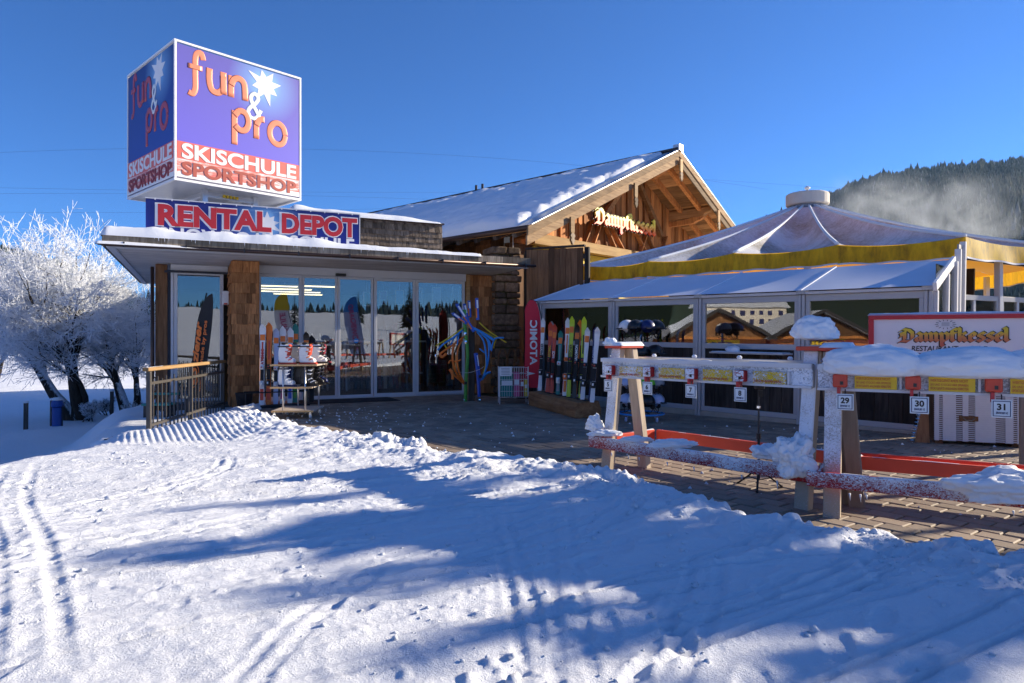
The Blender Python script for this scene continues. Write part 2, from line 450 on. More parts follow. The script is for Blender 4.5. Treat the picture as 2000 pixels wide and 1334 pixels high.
    plain('light_blue', (0.03, 0.27, 0.68), 0.4, 0, 0.12)
    plain('navy', (0.008, 0.018, 0.10), 0.4, 0, 0.15)
    plain('pale_blue', (0.42, 0.50, 0.72), 0.3, 0, 0.12)
    plain('grey', (0.26, 0.27, 0.29), 0.5, 0, 0.12)
    plain('purple', (0.16, 0.03, 0.20), 0.5, 0, 0.15)
    plain('pink', (0.62, 0.10, 0.24), 0.5, 0, 0.15)
    plain('bin_blue', (0.02, 0.08, 0.32), 0.5, 0, 0.15)
    plain('laminate', (0.50, 0.42, 0.36), 0.5, 0, 0.08)
    plain('maple', (0.66, 0.40, 0.17), 0.5, 0, 0.1)
    plain('mat_rubber', (0.015, 0.015, 0.02), 0.9, 0, 0.4, 40, bmp=0.6)
    plain('atomic_red', (0.66, 0.010, 0.035), 0.6, 0, 0.1)
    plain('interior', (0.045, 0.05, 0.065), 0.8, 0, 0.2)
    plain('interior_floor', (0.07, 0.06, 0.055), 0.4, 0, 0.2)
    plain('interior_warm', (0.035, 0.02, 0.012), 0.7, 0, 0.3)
    plain('red_seat', (0.22, 0.012, 0.03), 0.6, 0, 0.2)
    plain('yellow_wall', (0.80, 0.60, 0.06), 0.7, 0, 0.1)
    plain('plaster', (0.66, 0.60, 0.52), 0.85, 0, 0.1)
    plain('red_roof', (0.34, 0.09, 0.05), 0.8, 0, 0.2)
    plain('wicker', (0.66, 0.66, 0.69), 0.5, 0, 0.08, 14)
    # fabric
    m, nt, b = nodes('tent_yellow'); setb(b, None, 0.6, spec=0.3)
    f = noise_tex(nt, coords(nt, 'Object', (2.2, 2.2, 0.7)), 3.2, 7, 0.7)
    nt.links.new(ramp(nt, f, [(0.32, (0.22, 0.16, 0.010)), (0.47, (0.62, 0.39, 0.010)), (0.62, (0.86, 0.56, 0.015))]), b.inputs['Base Color'])
    m, nt, b = nodes('tent_roof'); setb(b, None, 0.72, spec=0.25)
    v = coords(nt); f = noise_tex(nt, v, 0.75, 5, 0.6); f2 = noise_tex(nt, v, 16, 5, 0.75)
    s = nt.nodes.new('ShaderNodeMath'); s.operation = 'MULTIPLY_ADD'; s.inputs[1].default_value = 0.55; nt.links.new(f2, s.inputs[0]); nt.links.new(f, s.inputs[2])
    k = ramp(nt, s.outputs[0], [(0.55, 0.0), (0.88, 1.0)])
    bf = nt.nodes.new('ShaderNodeNewGeometry')
    nt.links.new(mix(nt, bf.outputs['Backfacing'], (0.85, 0.40, 0.05), mix(nt, k, (0.30, 0.28, 0.24), (0.84, 0.85, 0.87))), b.inputs['Base Color']); bump(nt, b, f2, 0.3, 0.006)
    m, nt, b = nodes('tent_inside'); setb(b, (0.80, 0.34, 0.03), 0.7)
    plain('awning', (0.72, 0.76, 0.84), 0.65, 0, 0.06, 3)
    # print
    def sign_blue(name, c0, c1, rough, star=None, r0=0.1, axis='Z', z0=0, z1=1, coat=0.0):
        m, nt, b = nodes(name); setb(b, None, rough, spec=0.6, coat=coat)
        tc = nt.nodes.new('ShaderNodeTexCoord'); sp = nt.nodes.new('ShaderNodeSeparateXYZ'); nt.links.new(tc.outputs['Object'], sp.inputs[0])
        mr = nt.nodes.new('ShaderNodeMapRange'); mr.inputs[1].default_value = z0; mr.inputs[2].default_value = z1
        nt.links.new(sp.outputs['Z'], mr.inputs[0])
        c = ramp(nt, mr.outputs[0], [(0, c0), (1, c1)])
        if star:
            ds = nt.nodes.new('ShaderNodeVectorMath'); ds.operation = 'DISTANCE'; ds.inputs[1].default_value = star; nt.links.new(tc.outputs['Object'], ds.inputs[0])
            c = mix(nt, ramp(nt, ds.outputs['Value'], [(r0*0.3, 0.9), (r0*0.75, 0.45), (min(1, r0*1.6), 0.0)]), c, (0.22, 0.50, 0.85))
        nt.links.new(c, b.inputs['Base Color'])
    MAT['_sign_blue'] = sign_blue
    # gradient lettering (yellow above, red below)
    def gradient(name, z0, z1, stops, rough, coat=0.0):
        m, nt, b = nodes(name); setb(b, None, rough, spec=0.6, coat=coat)
        tc = nt.nodes.new('ShaderNodeTexCoord'); sp = nt.nodes.new('ShaderNodeSeparateXYZ'); nt.links.new(tc.outputs['Object'], sp.inputs[0])
        mr = nt.nodes.new('ShaderNodeMapRange'); mr.inputs[1].default_value = z0; mr.inputs[2].default_value = z1
        nt.links.new(sp.outputs['Z'], mr.inputs[0]); nt.links.new(ramp(nt, mr.outputs[0], stops), b.inputs['Base Color'])
    MAT['_gradient'] = gradient
    # glass: clear pane that reflects with its real Fresnel strength (double glazing)
    def glass(name, ior, tint):
        m, nt, b = nodes(name); nt.nodes.remove(b); out = nt.nodes['Material Output']
        tr = nt.nodes.new('ShaderNodeBsdfTransparent'); tr.inputs['Color'].default_value = (*tint, 1)
        gl = nt.nodes.new('ShaderNodeBsdfGlossy'); gl.inputs['Roughness'].default_value = 0.004; gl.inputs['Color'].default_value = (1, 1, 1, 1)
        fr = nt.nodes.new('ShaderNodeFresnel'); fr.inputs['IOR'].default_value = ior
        v = coords(nt); f = noise_tex(nt, v, 1.1, 2)
        bn = nt.nodes.new('ShaderNodeBump'); bn.inputs['Strength'].default_value = 0.05; bn.inputs['Distance'].default_value = 0.02
        nt.links.new(f, bn.inputs['Height']); nt.links.new(bn.outputs[0], gl.inputs['Normal'])
        mx = nt.nodes.new('ShaderNodeMixShader'); nt.links.new(fr.outputs[0], mx.inputs[0]); nt.links.new(tr.outputs[0], mx.inputs[1]); nt.links.new(gl.outputs[0], mx.inputs[2])
        nt.links.new(mx.outputs[0], out.inputs['Surface'])
    glass('glass', 2.3, (0.78, 0.84, 0.86)); glass('clear_glass', 1.9, (0.88, 0.9, 0.88))
    m, nt, b = nodes('lamp_glow'); setb(b, (0.9, 0.8, 0.6)); b.inputs['Emission Color'].default_value = (1, 0.72, 0.36, 1); b.inputs['Emission Strength'].default_value = 2.2
    # far forest
    m, nt, b = nodes('forest'); setb(b, None, 0.9, spec=0.1)
    gm = nt.nodes.new('ShaderNodeNewGeometry'); sx = nt.nodes.new('ShaderNodeSeparateXYZ'); nt.links.new(gm.outputs['Normal'], sx.inputs[0])
    c = ramp(nt, gm.outputs['Random Per Island'], [(0, (0.016, 0.03, 0.022)), (0.65, (0.035, 0.055, 0.038)), (0.93, (0.07, 0.075, 0.06)), (1, (0.2, 0.21, 0.22))])
    nt.links.new(c, b.inputs['Base Color'])
    plain('needles', (0.03, 0.05, 0.03), 0.8, 0, 0.3)
make_materials()
# ------------------------------------------------------------------ terrain
def sstep(a, b, x):
    t = np.clip((x-a)/(b-a), 0, 1); return t*t*(3-2*t)

# crest of the snow bank along the edge of the paving (camera side is snow)
EDGE = np.array([(-5.2, 13.6), (-4.55, 11.4), (-3.75, 10.0), (-2.95, 8.95), (-1.85, 7.85), (-0.75, 6.80), (0.10, 6.25), (0.80, 5.60),
                 (1.22, 4.86), (1.58, 4.20), (2.10, 3.84), (2.80, 3.42), (3.9, 2.85), (6.0, 1.9), (14.0, -1.0)])
def edge_dist(x, y):
    """signed distance to the bank crest, positive on the paving side"""
    best = np.full(np.shape(x), 1e9); sg = np.zeros(np.shape(x))
    for (ax, ay), (bx, by) in zip(EDGE[:-1], EDGE[1:]):
        dx, dy = bx-ax, by-ay; L = dx*dx+dy*dy
        t = np.clip(((x-ax)*dx+(y-ay)*dy)/L, 0, 1)
        ex, ey = x-(ax+t*dx), y-(ay+t*dy); d = np.hypot(ex, ey)
        s = np.where(dx*(y-ay)-dy*(x-ax) > 0, 1.0, -1.0)
        m = d < best; best = np.where(m, d, best); sg = np.where(m, s, sg)
    return best*sg
_ey = np.array([-60, -8, 2, 5.0, 6.66, 7.63, 8.5, 9.6, 10.6, 13.0, 14.5, 40])
_ex = np.array([-30, -12, -7.6, -6.0, -5.12, -4.86, -4.9, -5.55, -6.2, -7.5, -8.4, -12])
def base_height(x, y):
    """the lie of the land, without fine relief"""
    xe = np.interp(y, _ey, _ex)
    d = xe-x
    z = 0.10-0.16*sstep(8.8, 10.4, y)*sstep(-4.6, -5.6, x)
    z = z-0.98*sstep(-0.15, 1.7, d)-0.10*sstep(1, 30, d)
    z = z+np.clip(-y-22, 0, 160)*0.070*(1-0.35*sstep(0, 60, -x))
    z = z+0.06*vnoise(x*0.13, y*0.13)
    return z

def ski_tracks():
    T = []
    def tr(pts, w=0.05, d=0.03):
        P = np.array(pts, float); out = []
        for i in range(len(P)-1):
            p0, p1, p2, p3 = P[max(i-1, 0)], P[i], P[i+1], P[min(i+2, len(P)-1)]
            for t in (0, .25, .5, .75): out.append(.5*((2*p1)+(-p0+p2)*t+(2*p0-5*p1+4*p2-p3)*t*t+(-p0+3*p1-3*p2+p3)*t**3))
        T.append((np.array(out+[P[-1]]), w, d))
    def both(pts, sep=0.16, **k):
        p = np.array(pts, float); n = np.array([-(p[-1]-p[0])[1], (p[-1]-p[0])[0]]); n = n/np.hypot(*n)
        tr(p, **k); tr(p+n*sep, **k)
    both([(-4.95, 6.6), (-3.9, 5.0), (-2.95, 3.85), (-2.3, 3.0), (-1.8, 2.3)], 0.22, w=0.034, d=0.014)
    both([(-3.0, 6.9), (-2.75, 6.2), (-2.85, 5.6), (-3.1, 5.0), (-3.6, 4.4)], 0.14, w=0.028, d=0.018)
    both([(0.28, 4.9), (0.24, 4.0), (0.20, 3.2), (0.16, 2.2)], 0.12, w=0.026, d=0.014)
    both([(-0.15, 4.6), (-0.05, 3.6), (0.05, 2.3)], 0.1, w=0.024, d=0.016)
    both([(1.0, 3.7), (0.75, 3.0), (0.35, 2.2)], 0.15, w=0.026, d=0.018)
    both([(-0.9, 2.1), (-0.82, 2.9), (-0.65, 3.5)], 0.1, w=0.024, d=0.010)
    r = random.Random(5)
    for k in range(80):
        x0 = r.uniform(-4.6, 1.6); y0 = r.uniform(2.1, 6.6); a = r.gauss(0.52, 0.16); L = r.uniform(1.0, 3.6)
        c = r.uniform(-0.10, 0.10)
        pts = [(x0+L*t*math.cos(a+c*t), y0+L*t*math.sin(a+c*t)) for t in (0, .33, .66, 1)]
        (both if r.random() < 0.5 else tr)(pts, w=r.uniform(.012, .022), d=r.uniform(.008, .016))
    return T

def near_height(X, Y):
    s = edge_dist(X, Y)
    z = base_height(X, Y)
    # broken, lumpy snow thrown up along the edge
    lump = fbm(X*3.1, Y*3.1, 4)
    rid = 1-np.abs(fbm(X*2.2+9, Y*2.2, 4, 0.55))*2
    wob = s+0.16*fbm(X*2.0+3, Y*2.0, 3)+0.07*vnoise(X*9, Y*9)
    bank = 0.05*np.exp(-(np.minimum(s, 0)/0.75)**2)*(1+0.5*lump)
    z = z+bank
    z = z+np.exp(-(s/0.5)**2)*0.045*fbm(X*5+2, Y*5, 3)
    # chewed-up surface left of centre, smoother at lower right
    chop = sstep(1.2, -0.6, X-0.10*(Y-3))*sstep(9.3, 7.6, Y)
    rough = 0.25+0.75*chop
    z = z+rough*(0.010*fbm(X*2.6, Y*2.6, 3)+0.007*np.clip(rid, 0, 1)**3+0.007*fbm(X*8, Y*8, 3, 0.6))
    # streaks left by skis
    a = R(31); u = X*math.cos(a)+Y*math.sin(a); w = -X*math.sin(a)+Y*math.cos(a)
    z = z+rough*(0.014*fbm(u*0.7, w*6.5, 3)+0.014*fbm(u*1.1, w*19, 3))
    crumb = np.clip(vnoise(X*13, Y*13)+0.7*vnoise(X*27, Y*27)-0.45, 0, 1)
    z = z+0.020*crumb*(0.25+0.75*np.clip(fbm(X*0.9+4, Y*0.9, 2)+0.25, 0, 1))*(0.3+0.7*rough)
    z = z+0.03*np.exp(-(s+0.25)**2/0.35)*np.clip(vnoise(X*6.3, Y*6.3), 0, 1)
    # tracks
    for pts, wd, dp in ski_tracks():
        lo = pts.min(0)-0.3; hi = pts.max(0)+0.3
        m = (X > lo[0]) & (X < hi[0]) & (Y > lo[1]) & (Y < hi[1])
        if not m.any(): continue
        xs = X[m]; ys = Y[m]; best = np.full(xs.shape, 9.0); tt = np.zeros(xs.shape); n = len(pts)-1
        for k in range(n):
            ax, ay = pts[k]; dx, dy = pts[k+1]-pts[k]
            t = np.clip(((xs-ax)*dx+(ys-ay)*dy)/(dx*dx+dy*dy), 0, 1)
            d = np.hypot(xs-ax-t*dx, ys-ay-t*dy); q = d < best
            best = np.where(q, d, best); tt = np.where(q, (k+t)/n, tt)
        fade = sstep(0, .15, tt)*sstep(1, .85, tt)*0.7+0.3
        g = -dp*np.exp(-(best/wd)**4)+0.5*dp*np.exp(-((best-wd*1.7)/(wd*0.6))**2)
        z[m] += g*fade*(.55 if wd > .03 else .42 if wd > .0235 else 1.0)
    # boot prints on the right
    r = random.Random(11)
    for k in range(46):
        if k < 34: x0 = r.uniform(0.2, 2.4); y0 = r.uniform(2.2, 3.9)
        else: x0 = r.uniform(-3.8, 0.5); y0 = r.uniform(2.3, 5.8)
        a = r.uniform(0.2, 1.5); L, Wd = r.uniform(.12, .15), r.uniform(.045, .06)
        dx = X-x0; dy = Y-y0; m = (np.abs(dx) < .3) & (np.abs(dy) < .3)
        uu = (dx[m]*math.cos(a)+dy[m]*math.sin(a))/L; vv = (-dx[m]*math.sin(a)+dy[m]*math.cos(a))/Wd
        q = np.sqrt(uu*uu+vv*vv)
        z[m] += -r.uniform(.006, .012)*np.exp(-q**8)+.004*np.exp(-((q-1.35)/.3)**2)
    # groomed ribs on the mound by the railing
    gm = sstep(-3.1, -3.5, X)*sstep(-5.4, -5.0, X)*sstep(7.7, 8.3, Y)*sstep(11.2, 10.4, Y)
    mound = 0.12*np.exp(-(((X+4.15)/0.75)**2+((Y-9.9)/0.9)**2))
    z = z+mound+gm*(0.007*np.sin((X*0.86+Y*0.5)*2*math.pi/0.075)-0.02)
    gm2 = np.exp(-(((X-0.62)/0.4)**2+((Y-5.15)/0.4)**2))
    z = z+gm2*0.008*np.sin((X*0.3+Y*0.95)*2*math.pi/0.1)
    # boulders of snow in the bank
    r = random.Random(21)
    seg = np.diff(EDGE[2:13], axis=0); ln = np.hypot(seg[:, 0], seg[:, 1]); cum = np.concatenate([[0], np.cumsum(ln)])
    bl = []
    for k in range(330):
        t = r.uniform(0, cum[-1]); i = min(len(ln)-1, int(np.searchsorted(cum, t)-1)); i = max(i, 0); f = (t-cum[i])/ln[i]
        p = EDGE[2+i]+seg[i]*f; nrm = np.array([-seg[i][1], seg[i][0]])/ln[i]
        p = p+nrm*r.gauss(0.0, 0.16)
        bl.append((p[0], p[1], r.choice((.03, .04, .05, .06, .08, .11, .15))*r.uniform(.8, 1.2)))
    bl += [(-1.42, 7.65, .22), (-1.05, 7.35, .20), (-1.75, 7.95, .16), (0.95, 5.62, .17), (1.12, 5.4, .14), (2.55, 3.72, .17), (1.78, 4.25, .16), (3.0, 3.4, .15)]
    top = np.full(X.shape, -9.0)
    for bx, by, br in bl:
        dx = X-bx; dy = Y-by; m = (np.abs(dx) < br*1.5) & (np.abs(dy) < br*1.5)
        if not m.any(): continue
        q = np.hypot(dx[m], dy[m])/br*(1+0.35*vnoise(X[m]*14+bx*7, Y[m]*14))
        top[m] = np.maximum(top[m], np.where(q < 1, 0.02+br*(0.95*np.sqrt(np.clip(1-q**3.2, 0, 1))+.22*vnoise(X[m]*21+by*5, Y[m]*21)), -9))
    ground = z
    # the bank falls away steeply to the paving
    fall = sstep(0.02, 0.34, wob)
    z = ground*(1-fall)+(-0.14)*fall
    fl = sstep(13.9, 12.6, Y)*sstep(0.0, 0.25, wob)*sstep(-3.4, -4.0, X)*sstep(9.8, 10.4, Y)
    z = np.where(top > -1, np.maximum(z, np.where(s > 0, top*(1-sstep(.15, .5, s)), top*0.42+z*0.62)), z)
    z = z+0.012*np.exp(-(s/0.7)**2)*fbm(X*13, Y*13, 3, .6)
    return z

def build_terrain():
    # foreground snow
    xs = np.arange(-6.9, 5.6, 0.0125)
    ys = np.concatenate([np.arange(1.1, 5.0, 0.0125), np.arange(5.0, 10.8, 0.022), np.arange(10.8, 14.4, 0.07)])
    X, Y = np.meshgrid(xs, ys)
    Z = near_height(X, Y)
    V = np.stack([X.ravel(), Y.ravel(), Z.ravel()], 1); F = grid_faces(len(xs), len(ys))
    # leave out what lies well under the paving or buildings
    keep = (Z.ravel()[F] > -0.13).any(1) | (V[F[:, 0], 0] < -5)
    F = F[keep]; used = np.unique(F); mp = np.zeros(len(V), int); mp[used] = np.arange(len(used))
    o = mesh_obj('snow_bank', np_mesh('snow_bank', V[used], mp[F]), 'snow', smooth=True); structure(o)
    # land all round, out to the hills
    na = 540; rr = [0.0]+[1.2*1.045**k for k in range(180)]; rr = [r for r in rr if r < 2700]
    th = np.linspace(0, 2*math.pi, na, endpoint=False)
    RR, TH = np.meshgrid(rr, th, indexing='ij'); X = RR*np.cos(TH); Y = RR*np.sin(TH)
    Z = base_height(X, Y)+0.10*fbm(X*0.35, Y*0.35, 3)*sstep(9, 20, RR)
    s = edge_dist(X, Y)
    inside = sstep(-6.9, -6.4, X)*sstep(5.6, 5.1, X)*sstep(1.1, 1.6, Y)*sstep(14.4, 13.6, Y)
    Z = Z-0.35*inside
    pav = sstep(-0.6, 0.3, s)*sstep(-9.5, -7.0, X+0.45*(Y-14)*(Y > 14))*sstep(60, 40, RR)
    Z = np.where(pav > 0, Z*(1-pav)+(-0.55)*pav, Z)
    V = np.stack([X.ravel(), Y.ravel(), Z.ravel()], 1)
    n = len(rr); i = np.arange(n-1); j = np.arange(na); I, J = np.meshgrid(i, j, indexing='ij'); J2 = (J+1) % na
    F = np.stack([I*na+J, (I+1)*na+J, (I+1)*na+J2, I*na+J2], -1).reshape(-1, 4)
    o = mesh_obj('snow_field', np_mesh('snow_field', V, F), 'far_snow', smooth=True); structure(o)

def build_paving():
    a = math.atan2(-0.79, 0.61); ca, sa = math.cos(a), math.sin(a)
    L, W, H = 0.24, 0.163, 0.06; gap = 0.013
    def brick_mesh():
        mb = MB(); l, w, t = L-gap, W-gap, 0.008
        b = [(0, 0), (l, 0), (l, w), (0, w)]; tp = [(t, t), (l-t, t), (l-t, w-t), (t, w-t)]
        vs = [(x, y, -H) for x, y in b]+[(x, y, -0.007) for x, y in b]+[(x, y, 0) for x, y in tp]
        mb.add(vs, [(0,1,5,4),(1,2,6,5),(2,3,7,6),(3,0,4,7),(4,5,9,8),(5,6,10,9),(6,7,11,10),(7,4,8,11),(8,9,10,11)])
        return mb
    me = brick_mesh().mesh('paver'); me.materials.append(MAT['paver'])
    ring = [(x, y, -0.022) for x, y in EDGE[::-1]]+[(-5.0, 16.5, -0.022), (2, 20, -0.022), (14, 16, -0.022)]
    base = MB().add(ring, [tuple(range(len(ring)))])
    b = structure(base.build('paving', 'joint_sand'))
    r = random.Random(2); cand = []
    for j in range(-110, 110):
        for i in range(-90, 90):
            u = (i+0.5*(j & 1)+0.06*r.uniform(-1, 1)*0)*L; v = j*W
            x = 3+u*ca-v*sa; y = 7+u*sa+v*ca
            cand.append((x, y))
    P = np.array(cand); s = edge_dist(P[:, 0], P[:, 1])
    # paved area: between the bank, the shop front and the pavilion
    fA = (P[:, 0]+3.22)*(-0.4243)+(P[:, 1]-15.07)*0.9055
    fC = (P[:, 0]-2.61)*0.707+(P[:, 1]-12.25)*0.707
    xC = (P[:, 0]-2.61)*0.707-(P[:, 1]-12.25)*0.707
    ok = (s > -0.25) & (fA < 0.2) & ((fC < 0.12) | (xC > 4.3)) & (P[:, 0] < 12) & (P[:, 1] > 1.0) & (P[:, 1] < 17.5) & (P[:, 0] > -5.5)
    P = P[ok]; s = s[ok]
    vis = (np.abs(P[:, 0]/P[:, 1]) < 0.80) & (s > 0.22)
    order = np.argsort(np.where(vis, P[:, 1], 1e3+P[:, 1]))
    zz = lambda: r.uniform(-0.004, 0.002)
    bm = MB(); proto = brick_mesh()
    for n, k in enumerate(order):
        x, y = P[k]; da = a+r.gauss(0, 0.012)
        if n < 300:
            o = bpy.data.objects.new('paver', me); COL.objects.link(o); o.parent = b
            o.location = (x, y, zz()); o.rotation_euler = (r.gauss(0, .006), r.gauss(0, .006), da)
        else:
            c, sn = math.cos(da), math.sin(da); z0 = zz()
            bm.add([(x+vx*c-vy*sn, y+vx*sn+vy*c, vz+z0) for vx, vy, vz in proto.v[4:]], [tuple(i-4 for i in f) for f in proto.f[4:]])
    o = stuff(bm.build('far_pavers', 'paver', b))
    # crumbs of snow scattered over the paving
    cb = MB()
    for k in range(420):
        if k < 210: x = r.gauss(-2.9, 0.9); y = r.gauss(11.3, 0.9)
        else: x = r.uniform(-2, 6); y = r.uniform(4.5, 10.5)
        if float(edge_dist(np.array(x), np.array(y))) < 0.25: continue
        q = r.choice((.006, .009, .013, .02)); 
        cb.add([(x-q, y, .0), (x+q*.6, y-q, .0), (x+q, y+q*.7, .0), (x+q*r.uniform(-.3, .3), y, q*1.2)], [(0, 1, 3), (1, 2, 3), (2, 0, 3)])
    o = cb.build('snow_crumbs', 'snow'); stuff(o); tag(o, 'crumbs of white snow scattered over the paving', 'snow')

_AZ = [-180, -130, -112, -90, -60, -45, -37.3, -33, -30, -25, -10, 10, 16, 21, 24.6, 28.1, 31.4, 34.5, 37.4, 45, 60, 90, 130, 180]
_TN = [.03, .17, .20, .22, .16, .13, .110, .088, .062, .022, .012, 0.02, .10, .168, .190, .212, .2150, .2145, .2115, .19, .16, .15, .05, .03]
def hill_tan(az): return np.interp(az, _AZ, _TN)+0.0015*np.sin(az*3.1)+0.001*np.sin(az*11.0)
def build_hills():
    az = np.linspace(-180, 180, 721); t = np.linspace(0, 1, 26)
    D0, D1 = 900.0, 2300.0
    A, T = np.meshgrid(az, t); d = D0+(D1-D0)*T
    h = hill_tan(A)*D1*np.power(T, 0.85)-4+14*T*(1-T)*fbm(A*0.5, T*6, 3)
    X = d*np.sin(np.radians(A)); Y = d*np.cos(np.radians(A))
    V = np.stack([X.ravel(), Y.ravel(), (h+EYE).ravel()], 1)
    o = structure(mesh_obj('wooded_hill', np_mesh('wooded_hill', V, grid_faces(721, 26)), 'forest', smooth=True))
    # spruces standing on the slope: one far-off wood
    rs = np.random.RandomState(4); n1, n2, n3 = 15000, 2600, 4000
    a = np.concatenate([rs.uniform(13, 44, n1), rs.uniform(-50, -22, n2), rs.uniform(-180, 180, n3)])
    tt = np.sqrt(rs.uniform(0.0, 1.0, len(a)))
    ridge = rs.rand(len(a)) < 0.06; tt[ridge] = rs.uniform(0.985, 1.0, ridge.sum())
    d = D0+(D1-D0)*tt; z = hill_tan(a)*D1*np.power(tt, 0.85)-4+14*tt*(1-tt)*fbm(a*0.5, tt*6, 3)+EYE
    hgt = rs.uniform(11, 21, len(a)); rad = hgt*rs.uniform(0.17, 0.26, len(a))
    hgt[-n3:] *= 1.6; rad[-n3:] *= 1.8
    x = d*np.sin(np.radians(a)); y = d*np.cos(np.radians(a)); k = 6
    an = np.arange(k)*2*math.pi/k
    ring1 = np.stack([x[:, None]+rad[:, None]*np.cos(an), y[:, None]+rad[:, None]*np.sin(an), np.repeat(z[:, None], k, 1)], -1)
    ring2 = np.stack([x[:, None]+.45*rad[:, None]*np.cos(an+.5), y[:, None]+.45*rad[:, None]*np.sin(an+.5), np.repeat((z+hgt*.5)[:, None], k, 1)], -1)
    tip = np.stack([x, y, z+hgt], 1)[:, None, :]
    V = np.concatenate([ring1, ring2, tip], 1); m = V.shape[1]; n = len(a)
    f = []
    for i in range(k):
        j = (i+1) % k; f += [(i, j, k+j), (i, k+j, k+i), (k+i, k+j, 2*k)]
    f = np.array(f); F = (f[None]+(np.arange(n)*m)[:, None, None]).reshape(-1, 3)
    o = stuff(mesh_obj('far_wood', np_mesh('far_wood', V.reshape(-1, 3), F), 'forest'))
    tag(o, 'dark spruce forest covering the distant hillside', 'forest')

def build_clods():
    # loose clods and crumbs of snow lying on the trampled surface
    rs = np.random.RandomState(12); n = 3600
    x = rs.uniform(-4.6, 3.2, n); y = rs.uniform(2.0, 8.0, n)
    k = n//2; t = rs.uniform(0, 1, k); i = rs.randint(2, 11, k)
    x[:k] = EDGE[i, 0]+(EDGE[i+1, 0]-EDGE[i, 0])*t+rs.normal(0, .28, k); y[:k] = EDGE[i, 1]+(EDGE[i+1, 1]-EDGE[i, 1])*t+rs.normal(-.15, .30, k)
    ok = edge_dist(x, y) < .12; x = x[ok]; y = y[ok]; n = len(x)
    keep = (vnoise(x*1.3, y*1.3) > -.25); x = x[keep]; y = y[keep]; n = len(x)
    z = near_height(x[:, None], y[:, None])[:, 0]
    s = .004+.011*rs.rand(n)**3+.014*(rs.rand(n) < .03)
    bm = bmesh.new(); bmesh.ops.create_icosphere(bm, subdivisions=1, radius=1); B = np.array([v.co[:] for v in bm.verts]); FF = np.array([[v.index for v in f.verts] for f in bm.faces]); bm.free()
    V = B[None]*(1+.35*rs.randn(n, len(B), 1).clip(-1.3, 1.3))*s[:, None, None]*np.array([1.2, 1.2, .85]); V = V+np.stack([x, y, z+s*.25], 1)[:, None, :]
    F = (FF[None]+(np.arange(n)*len(B))[:, None, None]).reshape(-1, 3)
    o = stuff(mesh_obj('snow_clods', np_mesh('snow_clods', V.reshape(-1, 3), F), 'snow')); tag(o, 'loose clods of snow on the trampled foreground', 'snow')

build_terrain(); build_paving(); build_hills(); build_clods()
# ------------------------------------------------------------------ ski shop
A_ROT = math.atan2(0.4243, 0.9055); A_ORG = (-3.22, 15.07, 0)
def snow_slab(name, parent, x0, x1, y0, y1, zf, T, w=0.18, res=0.06, seed=0, mat='smooth_snow', wob=0.05, noise=0.25, wx=(1, 1), wy=(1, 1), taper=None):
    """blanket of snow on a flat or sloping surface zf(x, y), rounded off at its borders"""
    nx = max(6, int((x1-x0)/res)); ny = max(4, int((y1-y0)/res))
    X, Y = np.meshgrid(np.linspace(x0, x1, nx), np.linspace(y0, y1, ny))
    wb = wob*fbm(X*3+seed, Y*3, 3)
    d = np.full(X.shape, 9.0)
    if wx[0]: d = np.minimum(d, X-x0+0)
    if wx[1]: d = np.minimum(d, x1-X)
    if wy[0]: d = np.minimum(d, Y-y0)
    if wy[1]: d = np.minimum(d, y1-Y)
    q = np.clip((d+wb*(d > 0))/w, 0, 1)
    h = T*np.sqrt(np.clip(1-(1-q)**2.2, 0, 1))*(1+noise*fbm(X*2.2+seed*3, Y*2.2, 4))
    if taper is not None: h = h*taper(X, Y)
    # let the rim belly out a little over the edge
    Z = zf(X, Y)+h-0.01
    V = np.stack([X.ravel(), Y.ravel(), Z.ravel()], 1)
    return mesh_obj(name, np_mesh(name, V, grid_faces(nx, ny)), mat, parent, smooth=True)

def shingle_mesh(w, h, t=0.036, mat='shingle'):
    mb = MB()   # hangs from its top edge, thicker at the bottom; front towards -y
    mb.hexa([(-w/2, -t, -h), (w/2, -t, -h), (w/2, 0, -h), (-w/2, 0, -h)], [(-w/2, -0.006, 0), (w/2, -0.006, 0), (w/2, 0, 0), (-w/2, 0, 0)])
    me = mb.mesh('shingle'); me.materials.append(MAT[mat]); return me
_SH = {}
def shingle_rows(parent, p0, ux, length, z0, z1, rowh, wid, mat='shingle', seed=0, clip=None):
    """rows of separate shingles on a wall from p0 along ux (unit, xy); outward is to the right of ux"""
    r = random.Random(seed); rz = math.atan2(ux[1], ux[0])
    rows = int(math.ceil((z1-z0)/rowh)); rowh = (z1-z0)/rows
    for j in range(rows):
        z = z0+(j+1)*rowh; x = -r.uniform(0, wid*.6)
        while x < length-0.01:
            w = wid*r.uniform(.7, 1.3); a = max(0, x); b = min(length, x+w)
            if length-b < wid*.3: b = length
            if b-a > .02 and (clip is None or clip((a+b)/2, z)):
                key = (round((b-a)*80), mat, round(rowh, 3))
                if key not in _SH: _SH[key] = shingle_mesh(round((b-a)*80)/80-.004, rowh*1.12, mat=mat)
                o = bpy.data.objects.new('shingle', _SH[key]); link(o, parent)
                o.location = (p0[0]+ux[0]*(a+b)/2+ux[1]*r.uniform(0, .006), p0[1]+ux[1]*(a+b)/2-ux[0]*r.uniform(0, .006), z-r.uniform(0, .012))
                o.rotation_euler = (0, r.gauss(0, .012), rz)
            x = b if b == length else x+w
            if b == length: break

